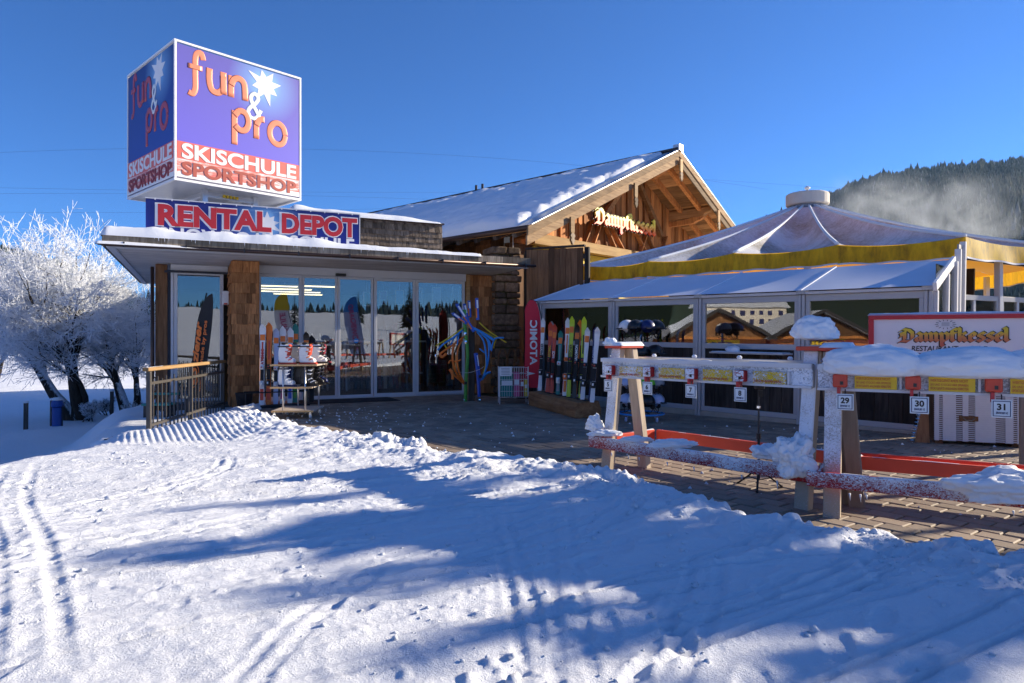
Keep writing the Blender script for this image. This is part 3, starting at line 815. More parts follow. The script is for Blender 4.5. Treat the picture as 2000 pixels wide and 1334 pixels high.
def frame_rect(parent, x0, x1, z0, z1, y, w=0.06, dpt=0.07, mat='white_metal', name='window_frame'):
    mb = MB()
    mb.box(x0, x0+w, y, y+dpt, z0, z1); mb.box(x1-w, x1, y, y+dpt, z0, z1)
    mb.box(x0+w, x1-w, y+.001, y+dpt-.001, z1-w, z1); mb.box(x0+w, x1-w, y+.001, y+dpt-.001, z0, z0+w)
    return mb.build(name, mat, parent, bevel=0.004)
def pane(parent, x0, x1, z0, z1, y, mat='glass', name='pane'):
    return MB().box(x0, x1, y, y+.008, z0, z1).build(name, mat, parent)

def build_shop():
    s = thing('ski_shop', 'low ski rental shop with wide glass front under a snow covered flat roof', 'shop', A_ORG, A_ROT)
    # floor, walls
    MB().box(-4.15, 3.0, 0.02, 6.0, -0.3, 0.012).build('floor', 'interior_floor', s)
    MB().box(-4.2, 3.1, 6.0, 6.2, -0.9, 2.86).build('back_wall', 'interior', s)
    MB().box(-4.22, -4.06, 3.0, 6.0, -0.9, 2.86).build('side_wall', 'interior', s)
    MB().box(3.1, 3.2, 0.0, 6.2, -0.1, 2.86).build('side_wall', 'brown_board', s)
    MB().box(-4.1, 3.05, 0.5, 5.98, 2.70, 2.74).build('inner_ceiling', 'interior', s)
    # glass front
    fr = [-2.34, -1.44, -0.68, 0.117, 1.094, 2.31]
    MB().box(-2.36, 2.33, -0.03, 0.09, 2.70, 2.872).build('header', 'white_metal', s, bevel=.004)
    for k in range(5):
        a, b = fr[k], fr[k+1]
        door = k in (1, 2); y = -0.01 if not door else 0.03
        nm = 'sliding_door' if door else 'window'
        w = frame_rect(s, a+.004, b-.004, 0.03, 2.697, y, 0.05 if door else 0.065, 0.05, name=nm)
        pane(w, a+.05, b-.05, 0.08, 2.65, y+.02)
    MB().box(-2.36, 2.33, -0.04, 0.10, 0.0, 0.03).build('threshold', 'aluminium', s)
    se = MB().box(-0.74, -0.52, -0.10, -0.03, 2.70, 2.76).build('door_sensor', 'black', s, bevel=.006)
    # left shop window, set back, and its corner
    w = frame_rect(s, -3.93, -2.98, 0.0, 2.74, 0.58, 0.07, 0.08); pane(w, -3.86, -3.05, .07, 2.67, .62)
    MB().box(-3.95, -2.9, .56, .68, 2.742, 2.87).build('header', 'white_metal', s)
    MB().box(-3.985, -3.935, .57, .66, 0, 2.87).build('corner_frame', 'white_metal', s); MB().box(-3.985, -3.935, 2.9, 3.0, 0, 2.87).build('corner_frame', 'white_metal', s)
    MB().box(-3.965, -3.957, .66, 2.9, .05, 2.8).build('pane', 'glass', s)
    MB().box(-4.27, -4.05, .62, .80, -.9, 2.868).build('corner_post', 'brown_board', s, bevel=.008)
    MB().tube([(-4.32, .55, -.9), (-4.32, .55, 2.8)], .035).build('downpipe', 'gutter', s, smooth=True)
    # shingled pier
    p = MB().box(-2.86, -2.40, -.75, .57, -.05, 2.869).build('pier', 'brown_board', s)
    shingle_rows(p, (-2.88, -.77), (1, 0), .50, 0.02, 2.86, .215, .115, seed=1)
    shingle_rows(p, (-2.875, .57), (0, -1), 1.33, 0.02, 2.86, .215, .13, seed=2)
    MB().box(-2.40, -2.365, -.76, .02, 0, 2.868).build('pier_trim', 'red_board', s)
    b = MB().box(-3.02, -2.905, -.2, -.05, 2.02, 2.30).build('meter_box', 'white', s, bevel=.01)
    MB().box(-3.0, -2.93, -.205, -.199, 2.02, 2.05).build('red_label', 'red_paint', b)
    # post and shingled wall right of the glass
    MB().box(2.335, 2.42, -.06, .1, 0, 2.868).build('door_post', 'rail_wood', s, bevel=.004)
    wl = MB().box(2.42, 3.1, .02, .15, -.05, 2.868).build('shingled_wall', 'brown_board', s)
    shingle_rows(wl, (2.43, .018), (1, 0), .68, .05, 2.86, .25, .14, seed=4)
    # roof slab
    rf = MB().box(-4.86, 3.03, -1.93, 6.3, 2.875, 3.055).build('roof_slab', 'soffit', s)
    mb = MB(); mb.box(-4.87, 3.04, -1.94, -1.80, 2.86, 2.874); mb.box(-4.87, -4.75, -1.80, 6.3, 2.86, 2.874)
    mb.build('soffit_trim', 'white_metal', s)
    r = random.Random(3); x = -4.92
    while x < 3.06:
        w = min(r.uniform(.28, .75), 3.07-x)
        if 3.07-x-w < .2: w = 3.07-x
        MB().box(x+.002, x+w-.002, -1.985-r.uniform(0, .006), -1.945, 2.90, 3.075+r.uniform(-.006, .004)).build('fascia_board', 'fascia_wood', s); x += w
    y = -1.94
    while y < 6.25:
        w = min(r.uniform(.6, 1.4), 6.3-y)
        MB().box(-4.93, -4.875, y+.002, y+w-.002, 2.88, 3.07).build('fascia_board', 'post_dark', s); y += w
    MB().tube([(-4.98, -2.035, 2.905), (3.17, -2.035, 2.905)], .030, 10).build('gutter', 'gutter', s, smooth=True)
    MB().box(-4.93, 3.12, -2.03, -1.99, 2.868, 2.893).build('drip_edge', 'gutter', s)
    for k in range(9):
        x = -4.6+k*.94
        MB().box(x-.012, x+.012, -2.075, -1.985, 2.865, 2.945).build('gutter_bracket', 'dark_metal', s)
    # snow on the roof
    f0 = lambda X, Y: 3.06+0*X
    snow_slab('roof_snow', s, -4.95, 1.95, -2.01, 6.2, f0, .19, .14, .05, 1, wob=.03, noise=.35, taper=lambda X, Y: np.where(X > -2.2, 1-.50*sstep(-2.2, 0.2, X), 1)*(1-.25*sstep(1.2, 1.95, X)))
    snow_slab('gutter_snow', s, -5.02, -3.3, -2.09, -1.97, lambda X, Y: 2.905+0*X, .055, .05, .025, 5, wob=.01, taper=lambda X, Y: sstep(-3.3, -4.1, X))
    for k in range(26):
        x = r.uniform(-4.3, 0.5); l = r.uniform(.02, .08)
        MB().tube([(x, -2.0, 3.06), (x, -2.0, 3.06-l)], [.008, .001], 5).build('icicle', 'frost', s, smooth=True)
    # raised shingled block behind the banner
    ub = MB().box(-1.74, 1.42, -.9, 5.5, 3.05, 3.84).build('roof_block', 'post_dark', s)
    shingle_rows(ub, (-.60, -.90), (1, 0), 2.02, 3.10, 3.80, .125, .075, 'grey_shingle', 8)
    mb = MB(); mb.box(-1.78, 1.45, -.98, 5.5, 3.842, 3.87); mb.build('block_capping', 'gutter', s)
    for k in range(9): MB().box(-.55+k*.22, -.53+k*.22, -.985, -.93, 3.79, 3.842).build('capping_clip', 'gutter', s)
    snow_slab('block_snow', s, -1.82, 1.40, -1.02, 5.4, lambda X, Y: 3.86+0*X, .13, .12, .05, 3, noise=.2, taper=lambda X, Y: 1-.6*sstep(.2, 1.4, X)+.35*np.exp(-((X+1.6)/.25)**2))
    st = MB().prism([(-.27+.055*math.cos(a), 1.28+.055*math.sin(a)) for a in [2*math.pi*k/16 for k in range(16)]], .045, .048, lambda x, z, y: (x, y, z)).build('door_sticker', 'light_blue', s); MB().box(-.31, -.23, .042, .0445, 1.265, 1.295).build('sticker_band', 'white', st)
    for x in (-.74, -.62): MB().tube([(x, .005, .95), (x, .005, 1.25)], .010, 6).build('door_handle', 'aluminium', s)
    # posters hung inside the glass
    for k, (px, pw, py0, py1, mt) in enumerate([(755, 15, 568, 596, 'purple'), (787, 16, 567, 596, 'light_blue'), (824, 15, 562, 594, 'navy'), (860, 17, 561, 593, 'pale_blue'), (899, 14, 559, 592, 'navy'), (722, 12, 570, 598, 'teal')]):
        ray = (px-1000)/1310; x = (ray*15.07+3.22)/(.9055-ray*.4243); Y = 15.07+.4243*x+.3; sc = Y/1310
        z1, z0 = EYE+(664-py0)*sc, EYE+(664-py1)*sc; w = pw*sc*1.05
        po = thing('poster', ['purple advertising poster hung inside the shop glass', 'bright blue poster hung inside the shop glass', 'dark navy poster beside the window mullion', 'pale grey blue poster with red text inside the glass', 'dark poster nearest the wooden door post', 'teal poster next to the sliding door'][k], 'poster', s.matrix_basis @ Vector((x, .28, 0)), A_ROT, 'posters in the shop window')
        f = MB(); t = .018
        f.box(-w/2, w/2, 0, .02, z0, z1)
        f.build('frame', 'white', po); MB().box(-w/2+t, w/2-t, -.004, -.001, z0+t, z1-t).build('print', mt, po)
        if mt == 'purple': text('lettering', 'LOVE', .07, 'pale_blue', po, (-w/2+.03, -.006, z0+.09), .002, width=w*.6)
        MB().tube([(0, .01, z1), (0, .01, 2.7)], .003, 4).build('cord', 'white', po)
    # lamps inside
    for k, (x, y, l) in enumerate([(-1.9, 1.3, 1.1), (-1.55, 2.2, 1.3), (-1.3, 3.1, 1.5), (-1.0, 4.0, 1.3), (-.9, 1.0, .9)]):
        la = thing('strip_light', 'warm glowing ceiling strip light inside the shop, %s from the glass' % ['second', 'third', 'fourth', 'farthest', 'nearest'][k], 'lamp', s.matrix_basis @ Vector((x, y, 2.52)), A_ROT, 'strip lights in the shop')
        MB().box(-l/2, l/2, -.09, .09, .03, .08).build('housing', 'white_metal', la); MB().box(-l/2+.02, l/2-.02, -.08, .08, .012, .029).build('diffuser', 'lamp_glow', la)
        MB().tube([(0, 0, .08), (0, 0, .18)], .01, 5).build('stem', 'white_metal', la)
    # racks of rental gear inside
    for k, (x, y, n) in enumerate([(-1.3, 2.6, 9), (0.7, 2.3, 10), (1.7, 3.6, 9)]):
        g = thing('rental_rack', ['rack of rental poles behind the left sliding door', 'rack of rental skis behind the glass right of the doors', 'dark rack of boards deep inside the shop'][k], 'rack', s.matrix_basis @ Vector((x, y, .012)), A_ROT+r.uniform(-.3, .3), 'racks inside the shop')
        mb = MB(); mb.beam((-.8, 0, 1.25), (.8, 0, 1.25), .05, .05); mb.beam((-.8, 0, .35), (.8, 0, .35), .05, .05)
        mb.build('rail', 'aluminium', g)
        for q in (-.78, .78):
            MB().beam((q, -.3, 0), (q, 0, 1.3), .04, .04).build('leg', 'aluminium', g); MB().beam((q, .3, 0), (q, .02, 1.29), .04, .04).build('leg', 'aluminium', g)
        for i in range(n):
            xx = -.7+i*1.4/(n-1); h = r.uniform(1.45, 1.75)
            MB().beam((xx, -.16, .03), (xx+r.uniform(-.05, .05), .05, h), .085 if k else .03, .015, (0, 1, 0)).build('ski' if k else 'pole', r.choice(['matt_black', 'dark_red', 'grey', 'navy', 'black', 'white']), g)
    return s
SHOP = build_shop()

def build_banner():
    """RENTAL DEPOT banner standing on the roof edge"""
    MAT['_sign_blue']('banner_blue', (0.012, 0.02, 0.30), (0.010, 0.016, 0.17), 0.35, (2.05, 0, .52), .42, z0=0, z1=.85)
    b = thing('rental_banner', 'blue RENTAL DEPOT banner standing on the shop roof', 'sign', SHOP.matrix_basis @ Vector((-4.32, -1.4, 3.0)), A_ROT)
    MB().box(0, 3.8, 0, .03, 0, .83).build('panel', 'banner_blue', b)
    MB().box(-.01, 3.81, -.012, .04, .832, .852).build('top_rail', 'white_metal', b)
    MB().box(3.803, 3.82, -.012, .04, 0, .83).build('side_rail', 'white_metal', b)
    def star(cx, cz, r0, r1, n, y, rot=.2):
        pts = []
        rr = random.Random(4)
        for k in range(2*n):
            a = rot+math.pi*k/n; q = r1*(.7+.5*rr.random()) if k % 2 == 0 else r0
            pts.append((cx+q*math.cos(a), cz+q*math.sin(a)))
        return MB().prism(pts, y, y+.002, lambda x, z, yy: (x, yy, z))
    star(2.05, .52, .13, .27, 9, -.004).build('star', 'white', b)
    for wd, x, w in (('RENTAL', .15, 1.93), ('DEPOT', 2.27, 1.45)):
        text('letter_outline', wd, .50, 'white', b, (x, -.008, .385), .003, bold=.042, width=w+.06)
        text('lettering', wd, .50, 'sign_red', b, (x+.025, -.013, .385), .004, bold=.022, width=w)
    text('lettering', 'SNOWBOARDSCHULE', .32, 'white', b, (.2, -.009, .105), .003, bold=.010, width=3.5)
    for k in range(4): MB().beam((.4+k, .04, .02), (.4+k, .5, .02), .04, .04).build('stay', 'dark_metal', b)
    for k in range(14): MB().box(.14+k*.27, .16+k*.27, -.016, 0, .815, .84).build('eyelet_tie', 'white', b)
build_banner()

def build_cube():
    """lit advertising cube on a steel frame"""
    S = 2.65; ang = math.atan2(.731, .682)
    MAT['_sign_blue']('cube_blue_glare', (0.13, 0.11, 0.62), (0.10, 0.085, 0.40), 0.46, (1.80, -.0, 2.26), .50, z0=.5, z1=S, coat=0.0)  # front panel print, paled: the sun's glare is put into its blue
    MAT['_sign_blue']('cube_blue_shade', (0.012, 0.05, 0.36), (0.008, 0.03, 0.18), 0.45, (1.80, -.0, 2.26), .50, z0=.5, z1=S)  # same print on the face turned from the sun, shade in its darker blue
    m, nt, b = nodes('cube_band'); setb(b, None, .40)
    f = noise_tex(nt, coords(nt, 'Object', (.6, 1, 3)), 3.5, 6, .7, .8)
    nt.links.new(ramp(nt, f, [(.42, (.72, .16, .13)), (.5, (.74, .33, .28)), (.58, (.76, .72, .72))]), b.inputs['Base Color'])  # red paled towards salmon, glare put into the band's colour
    c = thing('sign_cube', 'big blue FUN & PRO advertising cube on steel posts above the shop', 'sign', (-.5023*13.0, 13.0, EYE+(664-347)*13/1310), ang)
    # local: front face along x at y=0, side face along y at x=0
    MB().box(.02, S-.02, .03, S-.02, .0, S-.01).build('body', 'white_metal', c)
    e = .022
    for n, bx in enumerate([(-e, e, -e, e, 0, S), (S-e, S+e, -e, e, 0, S), (-e, e, S-e, S+e, 0, S), (S-e, S+e, S-e, S+e, 0, S)]):
        MB().box(*bx).build('edge_profile', 'white', c, bevel=.005)
    for z in (0, S):
        z0, z1 = (z-.045, z+.0) if z == 0 else (z, z+.04)
        MB().box(-e, S+e, -e, e, z0, z1).build('edge_profile', 'white', c); MB().box(-e, S+e, S-e, S+e, z0, z1).build('edge_profile', 'white', c)
        MB().box(-e, e, e, S-e, z0, z1).build('edge_profile', 'white', c); MB().box(S-e, S+e, e, S-e, z0, z1).build('edge_profile', 'white', c)
    def star(cx, cz, y):
        pts = []; rr = random.Random(9)
        for k in range(16):
            a = math.pi*k/8+.25; q = .40*(.75+.4*rr.random()) if k % 2 == 0 else .19
            pts.append((cx+q*math.cos(a), cz+q*math.sin(a)))
        return MB().prism(pts, y-.003, y, lambda x, z, yy: (x, yy, z))
    def stroke(pts, w, y, name, mat, parent):
        # rounded raised lettering: flattened tube
        P = []
        for i in range(len(pts)-1):
            for t in (0, .25, .5, .75):
                p0 = pts[max(i-1, 0)]; p1 = pts[i]; p2 = pts[i+1]; p3 = pts[min(i+2, len(pts)-1)]
                q = [0.5*((2*p1[k])+(-p0[k]+p2[k])*t+(2*p0[k]-5*p1[k]+4*p2[k]-p3[k])*t*t+(-p0[k]+3*p1[k]-3*p2[k]+p3[k])*t**3) for k in (0, 1)]
                P.append((q[0], 0, q[1]))
        P.append((pts[-1][0], 0, pts[-1][1]))
        mb = MB(); mb.tube(P, w, 8)
        mb.v = [(x, y+yy*.05, z) for x, yy, z in mb.v]
        return mb.build(name, mat, parent, smooth=True)
    for side in (0, 1):
        f = bpy.data.objects.new('advert_panel', MB().box(0, S-.06, -.012, 0, 0, S-.06).mesh('advert_panel'))
        f.data.materials.append(MAT['cube_blue_glare' if side == 0 else 'cube_blue_shade']); link(f, c)
        if side == 0: f.location = (.03, .0, .03)
        else: f.location = (.0, S-.03, .03); f.rotation_euler = (0, 0, -math.pi/2)
        y = -.014
        W = S-.06
        bd = MB().box(0, W, y-.004, y, 0, .69).build('red_band', 'cube_band', f)
        MB().box(0, W, y-.006, y-.0045, 0, .10).build('white_band', 'white', f)
        MB().box(0, W, y-.006, y-.0045, .36, .70).build('red_stripe', 'cube_stripe', f) if ('cube_stripe' in MAT or plain('cube_stripe', (.74, .14, .11), .45)) else None
        star(1.80, 2.26, y).build('star', 'white', f)
        om = 'cube_letter_glare' if side == 0 else 'cube_letter_shade'  # one lettering colour: glare put in on the front, shade on the side
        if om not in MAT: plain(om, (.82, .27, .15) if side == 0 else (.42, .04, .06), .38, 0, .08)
        L = .066
        stroke([(.50, 2.40), (.46, 2.52), (.38, 2.50), (.345, 2.36), (.345, 2.05), (.345, 1.80), (.29, 1.68), (.21, 1.70)], L*.9, y, 'letter', om, f); stroke([(.20, 2.22), (.48, 2.22)], L*.75, y-.004, 'letter', om, f)
        stroke([(.62, 2.28), (.62, 2.02), (.67, 1.86), (.78, 1.83), (.88, 1.92), (.90, 2.08), (.90, 2.28)], L, y, 'letter', om, f); stroke([(.90, 2.2), (.91, 1.83)], L, y-.004, 'letter', om, f)
        stroke([(1.06, 2.26), (1.06, 1.82)], L, y, 'letter', om, f); stroke([(1.06, 2.06), (1.12, 2.20), (1.24, 2.24), (1.34, 2.14), (1.36, 1.82)], L, y-.004, 'letter', om, f)
        stroke([(1.70, 1.50), (1.60, 1.66), (1.50, 1.82), (1.48, 1.94), (1.56, 2.02), (1.64, 1.94), (1.58, 1.82), (1.46, 1.70), (1.42, 1.60), (1.48, 1.50), (1.60, 1.52), (1.70, 1.70)], .042, y-.004, 'ampersand', 'plate_white', f)
        stroke([(1.13, 1.56), (1.13, 1.2), (1.13, .86)], L, y, 'letter', om, f); stroke([(1.13, 1.46), (1.24, 1.58), (1.38, 1.54), (1.43, 1.38), (1.37, 1.22), (1.25, 1.18), (1.14, 1.26)], L, y-.004, 'letter', om, f)
        stroke([(1.60, 1.54), (1.60, 1.08)], L, y, 'letter', om, f); stroke([(1.60, 1.36), (1.67, 1.50), (1.78, 1.52)], L, y-.004, 'letter', om, f)
        o = [(2.08+.18*math.cos(a), 1.29+.23*math.sin(a)) for a in [2*math.pi*k/9 for k in range(10)]]
        stroke(o, L, y, 'letter', om, f)
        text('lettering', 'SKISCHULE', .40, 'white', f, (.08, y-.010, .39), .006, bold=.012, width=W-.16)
        text('lettering', 'SPORTSHOP', .36, 'dark_red' if side else 'cube_brown_glare', f, (.08, y-.012, .06), .006, bold=.012, width=W-.16) if (side or 'cube_brown_glare' in MAT or plain('cube_brown_glare', (.40, .09, .06), .42)) else None  # front word paler than the side one, glare put into its colour
    # stand
    h = c.location.z-3.06
    for x in (.78, S-.78):
        for y in (.55, S-.55):
            MB().box(x-.055, x+.055, y-.055, y+.055, -h, -.02).build('post', 'aluminium', c)
    for y in (.55, S-.55):
        MB().box(.835, S-.835, y-.04, y+.04, -.16, -.06).build('cross_bar', 'aluminium', c); MB().box(.2, S-.2, y-.04, y+.04, -.74, -.66).build('cross_bar', 'grey', c)
    for x in (.78, S-.78): MB().box(x-.04, x+.04, .605, S-.605, -.15, -.07).build('cross_bar', 'aluminium', c)
    MB().box(.4, S-.4, .4, S-.4, -.86, -.82).build('tray', 'dark_metal', c)
    for k in range(5): MB().box(1.15+k*.07, 1.19+k*.07, .46, .5, -.14, -.08).build('cable_clip', 'yellow', c)
    return c
build_cube()
# ------------------------------------------------------------------ chalet with the deep gable
B_ROT = math.atan2(.743, .669); B_ORG = (0.414, 15.5, 0)
EZ, SL, RX = 3.95, 0.455, 7.08           # eave height, roof slope, ridge position
def roof_z(x): return EZ+SL*(x if x <= RX else 2*RX-x)
def build_house():
    h = thing('chalet', 'timber chalet with snow covered gable roof and deep carved eaves', 'chalet', B_ORG, B_ROT)
    r = random.Random(6)
    YB = 19.0
    # roof: two slabs of boarding with dark covering
    for sgn in (0, 1):
        xa, xb = (0, RX) if sgn == 0 else (2*RX, RX)
        za, zb = EZ, EZ+SL*RX
        mb = MB(); mb.hexa([(xa, 0, za-.09), (xb, 0, zb-.09), (xb, YB, zb-.09), (xa, YB, za-.09)] if sgn == 0 else [(xb, 0, zb-.09), (xa, 0, za-.09), (xa, YB, za-.09), (xb, YB, zb-.09)],
                           [(xa, 0, za), (xb, 0, zb), (xb, YB, zb), (xa, YB, za)] if sgn == 0 else [(xb, 0, zb), (xa, 0, za), (xa, YB, za), (xb, YB, zb)])
        rf = mb.build('roof', 'roof_dark', h)
        # underside boarding, one board after the other towards the ridge
        n = 26
        for k in range(n):
            f0, f1 = k/n, (k+1)/n
            p0 = xa+(xb-xa)*f0; p1 = xa+(xb-xa)*f1-.008*(1 if sgn == 0 else -1)
            q0, q1 = roof_z(p0), roof_z(p1)
            lo, hi = (p0, p1) if p0 < p1 else (p1, p0); zl, zh = roof_z(lo), roof_z(hi)
            MB().hexa([(lo, .03, zl-.13), (hi, .03, zh-.13), (hi, 2.2, zh-.13), (lo, 2.2, zl-.13)], [(lo, .03, zl-.095), (hi, .03, zh-.095), (hi, 2.2, zh-.095), (lo, 2.2, zl-.095)]).build('soffit_board', 'beam_wood', rf)
        # barge boards, two steps
        d = 1 if sgn == 0 else -1
        for yy, zt, zz, nm in ((-.05, .02, -.20, 'barge_board'), (-.02, -.20, -.42, 'lower_barge_board')):
            L = -.12; x0 = xa+L*d; x1 = xb
            pts_b = [(x0, yy, roof_z(xa)+L*SL+zz), (x1, yy, zb+zz), (x1, yy+.05, zb+zz), (x0, yy+.05, roof_z(xa)+L*SL+zz)]
            pts_t = [(x0, yy, roof_z(xa)+L*SL+zt), (x1, yy, zb+zt), (x1, yy+.05, zb+zt), (x0, yy+.05, roof_z(xa)+L*SL+zt)]
            if sgn: pts_b = [pts_b[1], pts_b[0], pts_b[3], pts_b[2]]; pts_t = [pts_t[1], pts_t[0], pts_t[3], pts_t[2]]
            MB().hexa(pts_b, pts_t).build(nm, 'barge_wood', h, bevel=.006)
        # metal verge flashing
        zf = .028
        b_ = [(xa, -.06, za+.012), (xb, -.06, zb+.012), (xb, .42, zb+.012), (xa, .42, za+.012)]; t_ = [(x, y, z+.016) for x, y, z in b_]
        if sgn: b_ = [b_[1], b_[0], b_[3], b_[2]]; t_ = [t_[1], t_[0], t_[3], t_[2]]
        MB().hexa(b_, t_).build('verge_flashing', 'flashing', h)
        # rafters under the overhang
        for k, yy in enumerate((.55, 1.25)):
            MB().beam((xa+.3*d, yy, roof_z(xa+.3*d)-.21), (xb-.1*d, yy, roof_z(xb-.1*d)-.21), .12, .15).build('rafter', 'red_board', h)
    MB().beam((RX, -.05, EZ+SL*RX+.03), (RX, YB, EZ+SL*RX+.03), .26, .07).build('ridge_cap', 'roof_dark', h)
    MB().box(RX-.12, RX+.12, -.1, .12, EZ+SL*RX-.02, EZ+SL*RX+.16).build('ridge_end', 'flashing', h)
    for yy in (8.4, 8.75): MB().tube([(RX-.1, yy, 7.1), (RX-.1, yy, 7.42)], .05).build('vent_pipe', 'dark_metal', h)
    # purlins with carved ends and the pendants in front of them
    for k, x in enumerate((1.5, 4.45, RX, 2*RX-4.45, 2*RX-1.5)):
        z = roof_z(x)-.13-(.16 if k != 2 else .26)
        prof = [(.14, .15), (.06, .12), (.10, .04), (.20, -.02), (.34, -.06), (.42, -.13), (.60, -.15)]
        pts = [(1.8, .15)]+prof+[(1.8, -.15)]
        MB().prism(pts, -.12, .12, lambda y, zz, xx: (x+xx, y, z+zz)).build('purlin', 'beam_wood', h, bevel=.012)
        MB().prism([(1.8, .0)]+[(p+.35, q*.8) for p, q in prof]+[(1.8, -.14)], -.09, .09, lambda y, zz, xx: (x+xx, y, z-.24+zz)).build('bracket', 'red_board', h, bevel=.01)
        zt = roof_z(x)-.30
        w = [(.075, 0), (.075, -.36), (.045, -.40), (.085, -.46), (.05, -.52), (.075, -.57), (.03, -.63), (0, -.68)]
        poly = [(a, b) for a, b in w]+[(-a, b) for a, b in w[::-1][1:]]
        pd = MB().prism(poly, -.115, -.06, lambda xx, zz, yy: (x+xx, yy, zt+zz)).build('pendant_board', 'rail_wood', h)
        MB().prism([(.05, -.40), (.09, -.46), (.055, -.52), (.08, -.57), (.0, -.69), (-.08, -.57), (-.055, -.52), (-.09, -.46), (-.05, -.40)], -.122, -.116, lambda xx, zz, yy: (x+xx, yy, zt+zz)).build('carved_tip', 'fascia_wood', pd)
    # gable wall
    MB().box(1.3, 12.86, 1.82, 2.0, 0, 3.87).build('lower_wall', 'brown_board', h)
    MB().box(2.2, 12.0, 1.74, 1.815, 2.2, 3.86).build('yellow_infill', 'yellow_wall', h)
    MB().box(1.9, 12.86, 1.45, 1.70, 3.87, 4.17).build('gable_beam', 'pale_beam', h, bevel=.012)
    x = 1.4
    while x < 12.7:
        w = r.uniform(.16, .26); a, b = x, min(x+w, 12.75)
        ya = 1.72+r.choice((0, .03, .06))
        MB().hexa([(a+.004, ya, 3.88), (b-.004, ya, 3.88), (b-.004, 1.9, 3.88), (a+.004, 1.9, 3.88)],
                  [(a+.004, ya, roof_z(a)-.12), (b-.004, ya, roof_z(b)-.12), (b-.004, 1.9, roof_z(b)-.12), (a+.004, 1.9, roof_z(a)-.12)]).build('gable_board', 'red_board', h)
        x += w
    for k, (xa, xb) in enumerate([(4.3, 4.9), (4.75, 5.3), (5.9, 5.45), (6.35, 5.75), (7.8, 7.2), (7.4, 8.0), (8.4, 7.9), (8.7, 9.3)]):
        MB().beam((xa, 1.56, 4.18), (xb, 1.66, 4.92), .04, .14, (0, 1, 0)).build('raking_slat', 'red_board', h)
    # upper struts seen deep in the gable
    for xa, za, xb, zb in ((5.2, 4.9, 6.9, 6.6), (8.9, 4.9, 7.3, 6.6)): MB().beam((xa, 1.62, za), (xb, 1.62, zb), .14, .16).build('strut', 'beam_wood', h)
    # side wall with shingles above the shop roof
    sw = MB().box(1.3, 1.5, 2.2, 14, -.1, roof_z(1.4)-.12).build('side_wall', 'brown_board', h)
    shingle_rows(sw, (1.298, 8.2), (0, -1), 5.7, 2.75, 4.4, .24, .17, 'shingle', 31)
    mb = MB().tube([(-.07, -.02, EZ-.06), (-.07, 10, EZ-.06)], .065, 10).build('eaves_gutter', 'gutter', h, smooth=True)
    for k in range(14): MB().beam((.02, .5+k*.65, EZ-.16), (1.3, .5+k*.65, roof_z(1.3)-.2), .11, .14).build('rafter_tail', 'post_dark', h)
    MB().beam((1.0, .1, roof_z(1)-.33), (1.0, 9, roof_z(1)-.33), .18, .2).build('wall_plate', 'post_dark', h)
    MB().tube([(.75, 1.2, roof_z(.75)-.13), (.75, 1.2, 3.2)], .014, 6).build('hanger_rod', 'white_metal', h)
    # snow blanket on the near slope
    snow_slab('roof_snow', h, .0, 6.93, .42, 16, lambda X, Y: EZ+SL*X+.01, .30, .35, .07, 9, wob=.16, noise=.30, wy=(1, 0),
              taper=lambda X, Y: (1-.45*sstep(4.5, 6.9, X))*(1-.9*sstep(6.3, 6.75, X-.25*fbm(Y*.8, Y*0, 2))*sstep(2.5, 5, Y))*(.85+.18*fbm(X*.7, Y*2.6, 3)))
    snow_slab('roof_snow', h, RX+.1, 2*RX, .6, 16, lambda X, Y: EZ+SL*(2*RX-X)+.01, .12, .3, .15, 12)
    return h
HOUSE = build_house()

def build_gable_sign():
    MAT['_gradient']('gable_letters', -.12, .5, [(0, (.70, .02, .02)), (.35, (.88, .20, .03)), (.7, (.90, .70, .08)), (1, (.85, .80, .10))], .40, 0)
    g = thing('gable_sign', 'blackletter DAMPFKESSEL lettering fixed high in the chalet gable', 'sign', HOUSE.matrix_basis @ Vector((4.42, 1.28, 4.74)), B_ROT)
    k = 3.46/word_width('Dampfkessel'); sz = .32
    for depth, nib, mt, y in ((.02, .36, 'black', .03), (.05, .22, 'gable_letters', .0)):
        x = 0
        for ch in 'Dampfkessel':
            o = blackletter('letter' if nib < .3 else 'letter_backing', ch, sz, depth, nib, mt, g, 0, 0, y)
            o.location = (x, 0, 0); o.scale = (k/sz, 1, 1); x += _G[ch][0]*k
    for x in (.5, 1.8, 3.2): MB().beam((x, .03, .1), (x, .44, .1), .03, .03).build('bracket', 'dark_metal', g)
build_gable_sign()

